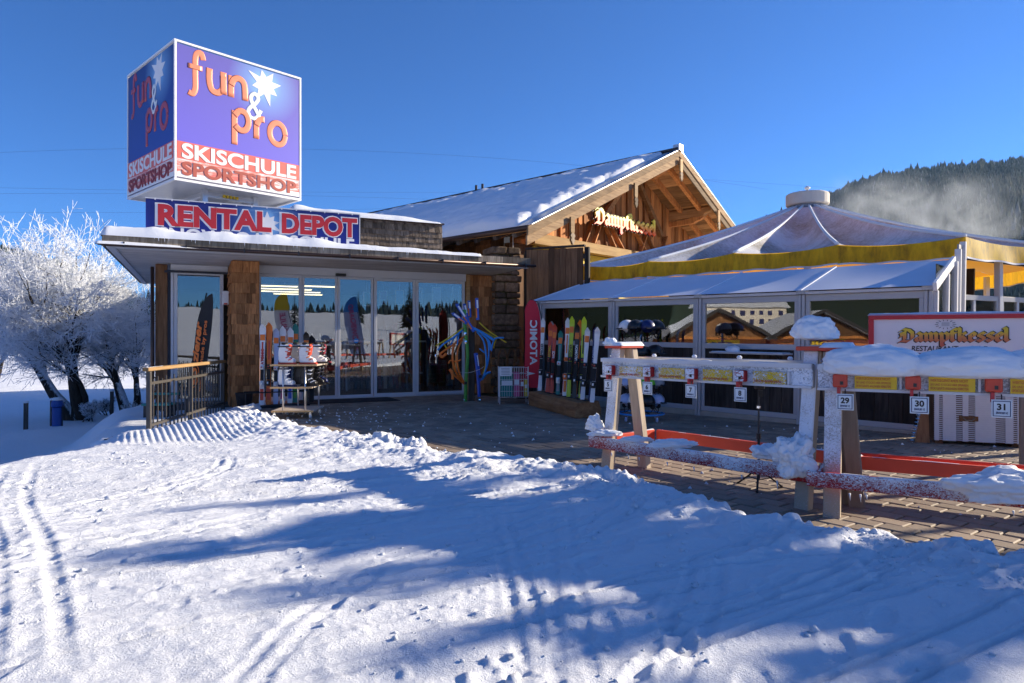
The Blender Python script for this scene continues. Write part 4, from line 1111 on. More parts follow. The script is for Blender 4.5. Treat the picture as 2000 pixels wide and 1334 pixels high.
def build_pillar_and_partition():
    p = thing('stone_pillar', 'rough stone corner pillar between shop and chalet', 'pillar', (-.26, 16.72, 0), A_ROT)
    MB().box(-.29, .29, -.29, .29, 0, 3.5).build('core', 'joint_sand', p)
    r = random.Random(8); z = 0
    while z < 3.5:
        hh = r.uniform(.13, .30)
        for face in range(3):
            xs = [-.33, r.uniform(-.12, .12), .33] if r.random() < .75 else [-.33, .33]
            for a, b in zip(xs, xs[1:]):
                o_ = r.uniform(.0, .07); j = lambda: r.uniform(-.018, .018)
                q = [(a+.012, -.33-o_), (b-.012, -.33-o_), (b-.012, -.2), (a+.012, -.2)]
                bt = [(x+j(), y+j(), z+.012+j()*.4) for x, y in q]; tp = [(x+j(), y+j(), z+hh-.012+j()*.4) for x, y in q]
                o = MB().hexa(bt, tp).build('stone', 'stone', p, bevel=.03, seg=2); o.rotation_euler = (0, 0, (-math.pi/2, 0, math.pi/2)[face])
        z += hh
    MB().box(-.33, .36, -.36, .33, 3.5, 3.56).build('cap', 'stone', p)
    MB().box(.46, .72, -.55, -.3, 0, 3.45).build('timber_post', 'dark_board', p, bevel=.01)
    # plank screen above the pavilion's end
    a = Vector((.33, 15.3, 0)); b = Vector((1.56, 14.75, 0)); L = (b-a).length; rz = math.atan2((b-a).y, (b-a).x)
    s = thing('plank_screen', 'weathered brown plank screen between chalet and tent', 'screen', a, rz)
    n = 10
    for k in range(n):
        w = L/n; MB().box(k*w+.003, (k+1)*w-.003, 0, .03+r.uniform(0, .01), 2.0, 3.34+r.uniform(-.01, .015)).build('plank', 'brown_board', s)
    MB().box(-.05, L+.02, .04, .10, 2.2, 2.3).build('rail', 'dark_board', s); MB().box(-.05, L+.02, .04, .10, 3.1, 3.2).build('rail', 'dark_board', s)
    MB().box(-.02, L+.04, -.02, .09, 3.36, 3.40).build('cap_rail', 'dark_board', s)
    for x in (-.06, L+.02): MB().box(x, x+.1, .04, .14, 0, 3.35).build('post', 'dark_board', s)
    for k in range(n):
        w = L/n; MB().box(k*w+.003, (k+1)*w-.003, .05, .08, 0, 2.02).build('lower_plank', 'dark_board', s)
build_pillar_and_partition()
# ------------------------------------------------------------------ tent roof
def translucent(name, amount, col):
    m = MAT[name]; nt = m.node_tree; b = nt.nodes['Principled BSDF']; out = nt.nodes['Material Output']
    t = nt.nodes.new('ShaderNodeBsdfTranslucent'); t.inputs['Color'].default_value = (*col, 1)
    mx = nt.nodes.new('ShaderNodeMixShader'); mx.inputs[0].default_value = amount
    nt.links.new(b.outputs[0], mx.inputs[1]); nt.links.new(t.outputs[0], mx.inputs[2]); nt.links.new(mx.outputs[0], out.inputs['Surface'])
translucent('tent_roof', .18, (.9, .42, .04)); translucent('tent_yellow', .25, (.9, .5, .03))
TENT_C = Vector((7.75, 17.6, 4.74))
TENT_P = [(1.65, 15.5), (2.97, 14.56), (4.36, 13.18), (5.84, 12.04), (7.5, 11.1), (10.0, 12.3), (11.9, 14.6), (12.6, 17.6), (11.7, 20.4), (9.4, 22.4), (6.2, 22.6), (3.6, 21.2), (2.0, 18.4)]
def build_tent():
    t = thing('tent_roof', 'round yellow marquee roof dusted with snow beside the chalet', 'tent', (TENT_C.x, TENT_C.y, 0))
    n = len(TENT_P); EZt = 3.0
    P = [Vector((x-TENT_C.x, y-TENT_C.y, EZt)) for x, y in TENT_P]
    ring = [Vector((p.x, p.y, 0)).normalized()*.42+Vector((0, 0, TENT_C.z)) for p in P]
    def edge(i, s):
        p = P[i].lerp(P[(i+1) % n], s); k = 4*s*(1-s)
        inn = Vector((-p.x, -p.y, 0)).normalized()
        return p+inn*(.10*k)+Vector((0, 0, -.055*k))
    for i in range(n):
        def fn(u, v, i=i):
            a = ring[i].lerp(ring[(i+1) % n], u); b = edge(i, u); p = a.lerp(b, v); k = 4*u*(1-u)
            return p+Vector((0, 0, -.44*k*math.sin(math.pi*min(1, v))*(.35+.65*v)-.12*math.sin(math.pi*v)))
        pn = MB().grid(fn, 18, 26); pn.build('roof_panel', 'tent_roof', t, smooth=True)
        def vf(u, v, i=i):
            p = edge(i, u); out = Vector((p.x, p.y, 0)).normalized()
            k = 4*u*(1-u)
            return p+out*(.012+.03*v+.012*math.sin(u*23+i)*v)+Vector((0, 0, .008-v*(.35-.05*k)+.012*math.sin(u*17+2*i)*v))
        MB().grid(vf, 30, 6).build('valance', 'tent_yellow', t, smooth=True)
        def hem(u, v, i=i):
            p = Vector(vf(u, 1.0, i)); return p+Vector((0, 0, .012-.03*v))+Vector((p.x, p.y, 0)).normalized()*.006
        MB().grid(hem, 30, 1).build('hem', 'awning', t)
        # seam rope with a line of snow
        pts = [Vector(fn(0, k/14))+Vector((0, 0, .025)) for k in range(15)]
        MB().tube(pts, .032, 6).build('seam', 'smooth_snow', t, smooth=True)
    # vent cap
    c = MB().lathe([(.47, -.08), (.50, -.03), (.46, 0.02), (.46, .06)], 28, (0, 0, TENT_C.z)).build('vent_collar', 'grey', t)
    MB().lathe([(.50, .07), (.53, .10), (.53, .36), (.50, .39)], 28, (0, 0, TENT_C.z)).build('vent_cap', 'plaster', t, smooth=False, bevel=.01)
    b = MB(); b.tube([(0, 0, TENT_C.z+.39), (0, 0, TENT_C.z+.50)], .02, 6); b.build('mast', 'dark_metal', t)
    MB().lathe([(.03, .5), (.07, .53), (.07, .56), (.02, .6)], 12, (0, 0, TENT_C.z)).build('anemometer', 'white', t)
    for k in range(5): MB().lathe([(.02, .39), (.02, .42)], 6, (.4*math.cos(k*1.3), .4*math.sin(k*1.3), TENT_C.z)).build('bolt', 'white', t)
    # poles: centre mast and the rim posts
    MB().tube([(0, 0, 0), (0, 0, TENT_C.z)], .09, 12).build('centre_mast', 'white_metal', t, smooth=True)
    for i in (5, 6, 7, 8, 9): MB().beam((P[i].x*.97, P[i].y*.97, 0), (P[i].x*.97, P[i].y*.97, EZt-.05), .1, .1).build('rim_post', 'white_metal', t)
    for i in (4, 5, 6): MB().beam((P[i].x*.98, P[i].y*.98, EZt-.12), (P[i].x*.45, P[i].y*.45, EZt+.45), .06, .1).build('rafter', 'dark_metal', t)
build_tent()

# ------------------------------------------------------------------ glazed pavilion front
C_ROT = -math.pi/4; C_ORG = (2.61, 12.25, 0)
def bay(w, x0, x1, r, z=(0.10, .18, 1.17, 1.26, 1.93, 2.03), seed=0):
    """one bay: sill, framed plank panel below, framed glass above"""
    f = MB(); e = .06
    f.box(x0, x1, -.03, .03, z[0], z[1]); f.box(x0, x1, -.03, .03, z[2], z[3]); f.box(x0, x1, -.03, .03, z[4], z[5])
    f.box(x0, x0+e, -.03, .03, z[1], z[2]); f.box(x1-e, x1, -.03, .03, z[1], z[2]); f.box(x0, x0+e, -.03, .03, z[3], z[4]); f.box(x1-e, x1, -.03, .03, z[3], z[4])
    fr = f.build('bay_frame', 'grey_frame', w, bevel=.005)
    n = max(3, int(round((x1-x0-2*e)/.19))); q = (x1-x0-2*e)/n
    for k in range(n):
        d = r.uniform(0, .008)
        MB().box(x0+e+k*q+.003, x0+e+(k+1)*q-.003, -.012-d, .012, z[1], z[2]).build('plank', 'dark_board', fr)
    MB().box(x0+e, x1-e, -.006, .002, z[3], z[4]).build('pane', 'clear_glass', fr)
    MB().box(x0-.03, x1+.03, -.05, .09, -.12, z[0]-.002).build('sill', 'concrete', w, bevel=.01)
def build_pavilion():
    w = thing('glazed_pavilion', 'glazed pavilion front with dark plank panels under a snowy awning', 'pavilion', C_ORG, C_ROT)
    w.rotation_euler = (0, .0125, C_ROT)
    r = random.Random(12)
    px = [-2.84, -.944, .888, 2.64, 4.345]
    for k, x in enumerate(px):
        for d in (-.052, .004): MB().box(x+d, x+d+.046, -.06, .06, -.12, 2.03).build('post', 'grey_frame', w, bevel=.006)
        MB().box(x-.07, x+.07, -.10, .07, 2.032, 2.10).build('bracket', 'grey_frame', w, bevel=.006)
    for a, b in zip(px, px[1:]): bay(w, a+.055, b-.055, r)
    MB().box(-2.95, 4.42, -.085, .05, 2.034, 2.075).build('awning_bar', 'white_metal', w)
    # awning in four sheets
    up = lambda x: (-2.55+(x+2.95)*(4.36+2.55)/(4.42+2.95))
    xs = [-2.98]+px[1:4]+[4.42]
    for a, b in zip(xs, xs[1:]):
        def fn(u, v, a=a, b=b):
            x = a+(b-a)*u; X = x+(up(x)-x)*v; k = 4*u*(1-u)
            return (X, -.13+1.33*v, 2.085+.46*v-.025*k*math.sin(math.pi*v)+.004)
        MB().grid(fn, 10, 8).build('awning_sheet', 'awning', w, smooth=True)
        MB().beam((a, -.12, 2.092), (up(a), 1.20, 2.552), .05, .022).build('awning_seam', 'awning', w)
    MB().beam((4.44, -.14, 2.07), (up(4.44), 1.20, 2.545), .05, .12).build('end_rail', 'white', w, bevel=.006)
    sh = MB().box(1.30, 2.52, -.42, -.062, 1.10, 1.125).build('shelf', 'grey_frame', w); snow_slab('shelf_snow', sh, 1.30, 2.52, -.42, -.07, lambda X, Y: 1.125+0*X, .02, .03, .03, 6); blob('snow_tuft', '', (1.62, -.25, 1.15), (.11, .07, .07), 8, sh, sub=3, rough=.5)
    for x in (1.4, 2.4): MB().beam((x, -.38, 1.10), (x, -.06, .9), .02, .02).build('shelf_bracket', 'dark_metal', w)
    # end wall on the right
    for y, zt in ((.02, 2.03), (.62, 2.3), (1.12, 2.52), (1.32, 2.72), (1.62, 2.86)): MB().box(4.36, 4.44, y, y+.075, -.15, zt).build('end_post', 'white_metal', w, bevel=.005)
    MB().box(4.38, 4.42, .1, 1.3, 1.17, 1.26).build('end_rail', 'grey_frame', w); MB().box(4.38, 4.42, .1, 1.3, .0, .18).build('end_rail', 'grey_frame', w)
    for k in range(6): MB().box(4.385, 4.405, .11+k*.2, .3+k*.2, .18, 1.17).build('plank', 'dark_board', w)
    MB().box(4.395, 4.403, .1, 1.3, 1.26, 2.4).build('pane', 'clear_glass', w)
    MB().box(4.375, 4.40, 1.40, 1.62, -.1, 2.8).build('end_panel', 'grey', w)
    # inside: floor, benches, counter and warm back wall
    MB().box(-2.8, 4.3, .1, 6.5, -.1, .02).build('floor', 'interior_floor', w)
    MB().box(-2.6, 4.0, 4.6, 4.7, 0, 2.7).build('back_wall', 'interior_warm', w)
    for a, b in zip(px, px[1:]):
        MB().box(a+.2, b-.2, .18, .30, .45, 1.34).build('bench_back', 'red_seat', w, bevel=.02); MB().box(a+.2, b-.2, .30, .75, .38, .48).build('bench_seat', 'red_seat', w, bevel=.02)
    for k in range(4): MB().box(-2.0+k*1.75, -1.1+k*1.75, 1.0, 1.7, .72, .76).build('table_top', 'brown_board', w); MB().box(-1.6+k*1.75, -1.5+k*1.75, 1.3, 1.4, .02, .72).build('table_leg', 'dark_metal', w)
    # right-hand side wall
    s = thing('pavilion_side', 'open side of the pavilion with white framed windows under the yellow valance', 'pavilion', (7.42, 11.28, 0), math.atan2(.45, .89))
    for k in range(4):
        x = k*1.35; MB().box(x-.05, x+.05, -.05, .05, -.05, 2.85).build('post', 'white_metal', s, bevel=.005)
        if k < 3:
            bay(s, x+.055, x+1.295, r, (.1, .18, 1.17, 1.26, 1.98, 2.07))
            MB().box(x+.55, x+.61, -.025, .025, 1.26, 1.98).build('mullion', 'white_metal', s)
build_pavilion()
# ------------------------------------------------------------------ ski racks in front
frosted('frost_red', (.40, .018, .018), cover=.50, axis=(0, -1, 0), scale=62, sharp=.085, z=(.205, .345, .12))
frosted('frost_wood', (.47, .39, .29), cover=.48, axis=(0, -1, 0), scale=85, sharp=.10, z=(.25, .50, .16))
frosted('frost_wood_end', (.47, .39, .29), cover=.50, axis=(0, -1, 0), scale=85, sharp=.10, z=(.25, .50, .16))
frosted('frost_yellow', (.80, .55, .02), cover=.45, axis=(0, -1, 0), scale=60)
frosted('frost_metal', (.50, .50, .53), cover=.62, axis=(0, -1, .3), scale=60)
frosted('frost_lock', (.42, .02, .02), cover=.6, axis=(0, -1, 0), scale=40)

plain('bright_red', (.82, .10, .045), .5, 0, .12)  # brighter paint than the front timber, light bounced off the snow included
def aframe(t, x, mats, out, capsnow=True):
    """two leaning legs, gusset, red cap"""
    L = []
    for y0, y1, nm, o0, o1 in ((0, .17, 'front_leg', 0, 0), (.42, .30, 'back_leg', .14, .05)):
        mb = MB(); w, d = .115, .085
        b = [(x+o0-w/2, y0-d/2, -.03), (x+o0+w/2, y0-d/2, -.03), (x+o0+w/2, y0+d/2, -.03), (x+o0-w/2, y0+d/2, -.03)]
        tp = [(x+o1-w/2, y1-d/2, 1.215), (x+o1+w/2, y1-d/2, 1.215), (x+o1+w/2, y1+d/2, 1.215), (x+o1-w/2, y1+d/2, 1.215)]
        mb.hexa(b, tp).build('leg', mats if nm == 'front_leg' else 'post_wood', t, bevel=.008)
    g = x+out*.062
    MB().hexa([(g-.012, .12, 1.03), (g+.012, .12, 1.03), (g+.012, .35, 1.03), (g-.012, .35, 1.03)], [(g-.012, .15, 1.21), (g+.012, .15, 1.21), (g+.012, .32, 1.21), (g-.012, .32, 1.21)]).build('gusset', 'post_wood', t, bevel=.004)
    for y in (.16, .31): MB().tube([(g, y, 1.14), (g+out*.03, y, 1.14)], .012, 6).build('bolt', 'chrome', t)
    MB().box(x-.09, x+.13, .06, .41, 1.217, 1.25).build('cap_board', 'red_paint', t, bevel=.006)
    if capsnow: snow_slab('cap_snow', t, x-.095, x+.135, .05, .42, lambda X, Y: 1.252+0*X, .035, .04, .02, int(x*10), noise=.5)
def plate(t, x, num, mat='plate_white'):
    p = MB().box(x-.056, x+.056, -.09, -.084, .795, .912).build('number_plate', mat, t, bevel=.002)
    MB().box(x-.048, x+.048, -.0915, -.0905, .803, .904).build('plate_border', 'navy', p); MB().box(x-.043, x+.043, -.0935, -.092, .808, .899).build('plate_face', mat, p)
    text('number', num, .056, 'black', p, (x, -.095, .846), .001, bold=.002, align='CENTER'); text('small_print', 'EINWURF 1€', .02, 'navy', p, (x, -.095, .819), .001, bold=.0006, align='CENTER', width=.062)
    MB().tube([(x, -.087, .90), (x, -.07, .945)], .004, 5).build('wire', 'dark_metal', p)
def ski_rack(name, label, loc, rot, LEN, nums, heavy, tail):
    t = thing(name, label, 'ski rack', loc, rot, 'coin lock ski racks')
    aframe(t, 0, 'frost_wood_end' if not heavy else 'frost_wood', -1, True); aframe(t, LEN, 'frost_wood', 1, False)
    rail = MB().box(-.1, LEN+.06, .035, .075, .93, 1.115).build('top_rail', 'frost_metal', t, bevel=.006)
    MB().box(-.1, LEN+.06, .015, .034, 1.08, 1.118).build('rail_lip', 'white_metal', rail); MB().box(-.1, LEN+.06, .015, .034, .925, .945).build('rail_lip', 'white_metal', rail)
    br = MB().box(-.1, LEN+.06, .395, .435, 1.09, 1.13).build('back_rail', 'aluminium', t, bevel=.004)
    n = len(nums); step = (LEN-.1)/n
    for k, nm in enumerate(nums):
        x = .06+k*step
        lk = MB().box(x-.05, x+.045, -.055, .014, .955, 1.05).build('coin_lock', 'frost_lock' if not heavy else 'red_paint', t, bevel=.012, seg=2)
        MB().box(x+.0, x+.02, -.06, -.054, .975, 1.0).build('key_slot', 'black', lk); MB().box(x-.02, x+.0, -.062, .0, .89, .955).build('lock_arm', 'sign_red', lk)
        st = MB().box(x+.09, x+step-.1, .010, .014, .947, 1.045).build('instruction_sticker', 'yellow' if heavy else 'frost_yellow', t)
        if heavy:
            text('lettering', 'WERTGEGENSTÄNDE NICHT', .026, 'sign_red', st, (x+.10, .008, 1.012), .001, width=step-.24)
            text('lettering', 'SKI UND STÖCKE HIER SPERREN', .022, 'sign_red', st, (x+.10, .008, .985), .001, width=step-.24)
        text('lettering', 'SPORTGERÄTE ANLEHNEN VERBOTEN', .026, 'sign_red', st, (x+.10, .008, .958), .001, width=step-.24)
        MB().box(x+step-.085, x+step-.07, .0, .034, .95, 1.05).build('divider', 'white_metal', t)
        plate(t, x+.035, nm)
        MB().lathe([(.02, 0), (.025, .015), (.012, .03)], 8, (x+.2, .415, 1.13)).build('rail_knob', 'frost', t)
    # red timbers near the ground
    MB().box(-.16, LEN+.10, -.105, -.062, .225, .335).build('front_timber', 'frost_red', t, bevel=.006)
    MB().box(-.05, LEN+.05, .85, .895, .215, .325).build('back_timber', 'bright_red', t, bevel=.006)
    if heavy: MB().box(-.05, LEN+.05, 1.02, 1.06, .22, .33).build('guard_timber', 'red_paint', t, bevel=.006)
    for x in (-.085, LEN+.085): MB().box(x-.022, x+.022, -.06, .848, .212, .328).build('cross_timber', 'red_paint', t, bevel=.006)
    snow_slab('timber_snow', t, -.15, LEN+.09, -.104, -.063, lambda X, Y: .334+0*X, .018, .02, .012, 4, noise=.5); snow_slab('timber_snow', t, -.04, LEN+.04, .851, .894, lambda X, Y: .324+0*X, .014, .02, .012, 7, noise=.5)
    for x in (-.085, LEN+.085): snow_slab('timber_snow', t, x-.02, x+.02, -.055, .845, lambda X, Y: .327+0*X, .016, .02, .012, 9, noise=.5)
    snow_slab('rail_snow', t, -.1, LEN+.05, .016, .075, lambda X, Y: 1.114+0*X, .022, .025, .012, 11, noise=.6)
    r = random.Random(len(nums))
    for k in range(7):
        x = r.uniform(0, LEN); MB().tube([(x, -.085, .20), (x+.005, -.085, .20-r.uniform(.03, .08))], [.008, .001], 5).build('icicle', 'frost', t, smooth=True)
    return t
R1_ROT = math.atan2(-.762, .647); R2_ROT = R(-31)
RACK1 = ski_rack('ski_rack', 'frosted red ski rack with coin locks numbered 5 to 8', (.95, 6.7, 0), R1_ROT, 2.0, ['5', '6', '7', '8'], False, None)
RACK2 = ski_rack('ski_rack', 'snow laden red ski rack with locks numbered 29 to 31', (2.36, 4.95, 0), R2_ROT, 3.3, ['29', '30', '31', '32', '33', '34', '35'], True, None)
def on(rack, x, y, z): return rack.matrix_basis @ Vector((x, y, z))
blob('snow_lump', 'ball of snow perched on the red cap between the two racks', on(RACK1, 2.0, .22, 1.36), (.165, .15, .125), 2, rough=.25)
blob('snow_lump', 'small snow clump on the leftmost red cap', on(RACK1, -.03, .08, 1.275), (.07, .06, .05), 3)
blob('snow_lump', 'snow clump on the left end of the low red timber', on(RACK1, -.14, -.02, .43), (.085, .09, .105), 4, rough=.4)
blob('snow_lump', 'snow crust beside the left foot of rack 5 to 8', on(RACK1, .05, -.09, .375), (.15, .05, .04), 5, rough=.4)
blob('snow_lump', 'long low snow ridge midway along the left timber', on(RACK1, .85, -.085, .362), (.22, .045, .045), 6, rough=.4)
blob('snow_lump', 'flat snow patch left of the middle on the front timber', on(RACK1, .42, -.085, .36), (.15, .04, .035), 16, rough=.4)
blob('snow_lump', 'big ragged snow clump where the two racks meet', on(RACK1, 2.0, -.13, .40), (.145, .10, .155), 7, rough=.55, bumps=3, flat=.8)
blob('snow_lump', 'round snow lump left of the ragged clump', on(RACK1, 1.72, -.02, .385), (.13, .08, .075), 8, rough=.4)
blob('snow_lump', 'snow lump behind the right rack leg', on(RACK2, -.05, .87, .40), (.07, .05, .085), 9, rough=.4)
blob('snow_lump', 'large snow pillow lying over the right red timber', on(RACK2, 1.02, -.10, .345), (.33, .10, .115), 10, rough=.35, bumps=2.6, flat=.75)
# thick pillow along the right top rail
for k, (x, sx, sz, lab) in enumerate([(.27, .33, .140, 'left swell of the thick snow pillow on the right rack'), (.84, .36, .130, 'middle swell of the snow pillow on the right rack'), (1.42, .40, .155, 'highest swell of the snow pillow on the right rack'), (2.05, .42, .085, 'thin right end of the snow pillow on the rack')]):
    blob('snow_pillow', lab, on(RACK2, x, .02, 1.125), (sx, .19, sz), 20+k, rotz=R2_ROT, rough=.16, bumps=1.7, flat=.5, group='snow pillow on the right rack')

# ------------------------------------------------------------------ restaurant board
def build_board():
    MAT['_gradient']('board_letters', -.02, .13, [(0, (.60, .13, .07)), (.45, (.72, .28, .06)), (.8, (.82, .60, .03)), (1, (.82, .62, .03))], .5)
    b = thing('restaurant_board', 'white DAMPFKESSEL restaurant board in a red frame', 'sign', (3.88, 7.3, 0), R(-25))
    W = 1.74; z0, z1 = 1.12, 1.575
    MB().box(.05, W-.05, 0, .03, z0+.04, z1-.055).build('panel', 'white', b)
    MB().box(0, W, -.025, .05, z1-.055, z1).build('frame_bar', 'sign_red', b, bevel=.004); MB().box(0, W, -.025, .05, z0, z0+.04).build('frame_bar', 'sign_red', b, bevel=.004)
    MB().box(0, .05, -.024, .049, z0+.04, z1-.055).build('frame_bar', 'sign_red', b); MB().box(W-.05, W, -.024, .049, z0+.04, z1-.055).build('frame_bar', 'sign_red', b)
    snow_slab('frame_snow', b, -.01, W, -.03, .055, lambda X, Y: z1+0*X, .022, .03, .02, 3, noise=.5)
    k = .96/word_width('Dampfkessel'); sz = .092
    for depth, nib, mt, y in ((.002, .36, 'black', -.001), (.003, .22, 'board_letters', -.007)):
        x = .30
        for ch in 'Dampfkessel':
            o = blackletter('letter_outline' if nib > .3 else 'letter', ch, sz, depth, nib, mt, b, 0, 0, y); o.location = (x, 0, 1.285); o.scale = (k/sz, 1, 1); x += _G[ch][0]*k
    for wd, x, w in (('RESTAURANT', .40, .42), ('BAR', .92, .16)): text('lettering', wd, .075, 'black', b, (x, -.003, 1.185), .003, bold=.001, shear=.12, width=w)
    # little boiler emblem with rays
    em = MB().box(.66, .76, -.004, -.001, 1.44, 1.485).build('emblem', 'plate_white', b)
    for q in range(5): MB().box(.675, .745, -.006, -.0045, 1.447+q*.008, 1.450+q*.008).build('emblem_line', 'grey', em)
    for q in range(14):
        a = 2*math.pi*q/14; cx, cz = .71, 1.462; p0 = (cx+.065*math.cos(a), -.003, cz+.034*math.sin(a)); p1 = (cx+.095*math.cos(a), -.003, cz+.050*math.sin(a))
        MB().beam(p0, p1, .004, .009, (0, -1, 0) if False else (0, 1, 0)).build('emblem_ray', 'black', em)
    for x in (1.36, 1.64): MB().box(x, x+.07, .052, .12, 0, z1-.02).build('post', 'post_wood', b)
build_board()

def build_chest():
    c = thing('wicker_chest', 'white woven wicker chest with brown wooden lid', 'chest', (5.30, 8.42, 0), R(-22))
    W, D, H = .92, .62, .66
    MB().box(.02, W-.02, .02, D, .04, H).build('core', 'brown_board', c)
    rows = 25; h = (H-.05)/rows
    for k in range(rows):
        z = .05+k*h; MB().box(0, W, -.008-(k % 2)*.004, .018, z+.003, z+h*.62).build('wicker_strip', 'wicker', c)
        MB().box(W-.018, W+.008, .02, D, z+.003, z+h*.62).build('wicker_strip', 'wicker', c)
    for a, b in ((0, .05), (.09, .23), (.30, .36), (.43, .64), (.74, .82), (.86, .92)):
        MB().box(a, b, -.018, .0, .045, H-.002).build('wicker_band', 'wicker', c)
        n = 22
        for k in range(n):
            z = .05+(k+.5)*(H-.05)/n; MB().box(a+.002, b-.002, -.024, -.0185, z-.008, z+.008).build('wicker_weave', 'wicker', c)
    hd = MB().box(.26, .46, -.03, -.019, .30, .36).build('handle_plate', 'brown_board', c); MB().tube([(.30, -.035, .34), (.33, -.05, .31), (.39, -.05, .31), (.42, -.035, .34)], .008, 6).build('rope_handle', 'post_wood', hd, smooth=True)
    for a, b in ((-.01, .26), (.27, .52), (.53, .74), (.75, .93)): MB().box(a, b, -.02, D+.01, H+.002, H+.06).build('lid_board', 'brown_board', c, bevel=.006)
    snow_slab('lid_snow', c, .5, .93, 0, D, lambda X, Y: H+.062+0*X, .05, .1, .03, 2)
    MB().box(W+.01, W+.08, .05, .12, 0, 1.15).build('timber_upright', 'post_wood', c)
    for x in (.06, W-.06): MB().box(x-.04, x+.04, .04, .5, 0, .039).build('foot', 'brown_board', c)
    # folded beach-chair frame leaning beside it
    f = thing('chain_post', 'rusty plate and chain leaning at the pavilion corner', 'chain', (5.12, 8.52, 0), R(-22))
    MB().hexa([(0, 0, 0), (.16, 0, 0), (.16, .03, 0), (0, .03, 0)], [(.1, .1, .5), (.16, .1, .5), (.16, .13, .5), (.1, .13, .5)]).build('plate', 'brown_board', f)
    for k in range(12): MB().lathe([(.022, -.008), (.026, 0), (.022, .008)], 8, (-.04+.012*k, -.02+.008*k, .03+.045*k)).build('chain_link', 'chrome', f)
build_chest()

def build_stand():
    t = thing('light_stand', 'slim black tripod stand on the paving behind the rack', 'tripod', (2.17, 5.9, 0))
    MB().tube([(0, 0, .08), (0, 0, .45)], .012, 8).build('pole', 'dark_metal', t); MB().tube([(0, 0, .45), (0, 0, .86)], .008, 8).build('upper_pole', 'dark_metal', t)
    for k in range(3):
        a = 2.2+k*2*math.pi/3; x, y = .21*math.cos(a), .21*math.sin(a)
        l = MB().beam((0, 0, .17), (x, y, .008), .018, .012).build('leg', 'matt_black', t); MB().beam((0, 0, .07), (x*.5, y*.5, .085), .010, .006).build('brace', 'matt_black', l)
        MB().lathe([(.012, 0), (.012, .016)], 8, (x, y, 0)).build('rubber_foot', 'black', l)
    MB().lathe([(.02, .43), (.02, .48)], 10).build('clamp', 'black', t); MB().lathe([(.016, .70), (.016, .72)], 8).build('silver_ring', 'chrome', t)
    hd = MB().box(-.035, .045, -.03, .03, .87, .94).build('head', 'black', t, bevel=.008); MB().tube([(-.05, 0, .905), (.07, 0, .90)], .01, 8).build('tilt_handle', 'dark_metal', hd)
    MB().box(-.02, .025, -.045, -.03, .80, .86).build('bracket', 'black', t)
build_stand()
# ------------------------------------------------------------------ skis
def ski(label, loc, length, mat, lean=(0, 0), rotz=0, stickers=True, word=None, wmat='black', accent=None, bind='black', width=.105, group='rental skis'):
    """alpine ski standing on its tail, base towards +y; parts: body, sticker, bindings"""
    t = thing('ski', label, 'ski', loc, rotz, group)
    t.rotation_euler = (lean[0], lean[1], rotz)
    n = 22; prof = []
    for k in range(n+1):
        s = k/n; z = s*length
        w = width*(.86-.26*math.sin(math.pi*min(1, s/.86))) if s < .86 else width*(.88+.12*math.sin((s-.86)/.14*math.pi*.6))
        if s > .93: w *= math.sqrt(max(.02, 1-((s-.93)/.07)**2.0))
        if s < .015: w *= .8
        y = 0.0+(.06*((s-.88)/.12)**2 if s > .88 else 0)-.012*math.sin(math.pi*s)
        prof.append((w/2, -y, z))
    vs = []; fs = []
    for w, y, z in prof: vs += [(-w, y, z), (w, y, z), (w, y+.014, z), (-w, y+.014, z)]
    for k in range(n):
        a = 4*k; b = a+4
        for i in range(4): j = (i+1) % 4; fs.append((a+i, a+j, b+j, b+i))
    fs += [(3, 2, 1, 0), (4*n, 4*n+1, 4*n+2, 4*n+3)]
    body = MB().add(vs, fs).build('body', mat, t, bevel=.002)
    def yat(z): return -.012*math.sin(math.pi*z/length)*-1*-1
    def strip(nm, z0, z1, w, m, lift=.003):
        y0 = .012*math.sin(math.pi*(z0+z1)/2/length)
        yf = (.06*(((z0+z1)/2/length-.88)/.12)**2 if (z0+z1)/2/length > .88 else 0)
        return MB().box(-w/2, w/2, y0-yf-.004-lift, y0-yf-.001, z0, z1).build(nm, m, body)
    if stickers: strip('sticker', length*.80, length*.80+.11, width*.72, 'orange_sticker', .006)
    if accent:
        strip('stripe', length*.55, length*.78, width*.22, accent, .004); strip('stripe', length*.06, length*.20, width*.5, accent, .005)
    if word:
        o = text('lettering', word, width*.62, wmat, body, (width*.22, .012*1-.010, length*.50), .002, bold=.002)
        o.rotation_euler = (0, -math.pi/2, 0)
    # bindings
    zb = length*.38
    b = MB(); b.box(-.035, .035, -.055, -.004, zb+.10, zb+.17); b.box(-.028, .028, -.075, -.055, zb+.115, zb+.15)
    tb = b.build('toe_binding', bind, t, bevel=.008)
    b = MB(); b.box(-.035, .035, -.05, -.004, zb-.24, zb-.13); b.box(-.026, .026, -.095, -.05, zb-.21, zb-.15)
    hb = b.build('heel_binding', bind, t, bevel=.008)
    MB().box(-.03, .03, -.02, -.002, zb-.12, zb+.09).build('binding_plate', 'matt_black', t); MB().box(-.012, .012, -.079, -.0755, zb+.12, zb+.145).build('release_dial', 'red_paint', tb); MB().box(-.014, .014, -.099, -.0955, zb-.20, zb-.16).build('release_dial', 'white', hb)
    for sx in (-1, 1): MB().tube([(sx*.045, -.02, zb-.12), (sx*.05, .01, zb-.19)], .004, 5).build('brake_arm', 'chrome', hb)
    return t

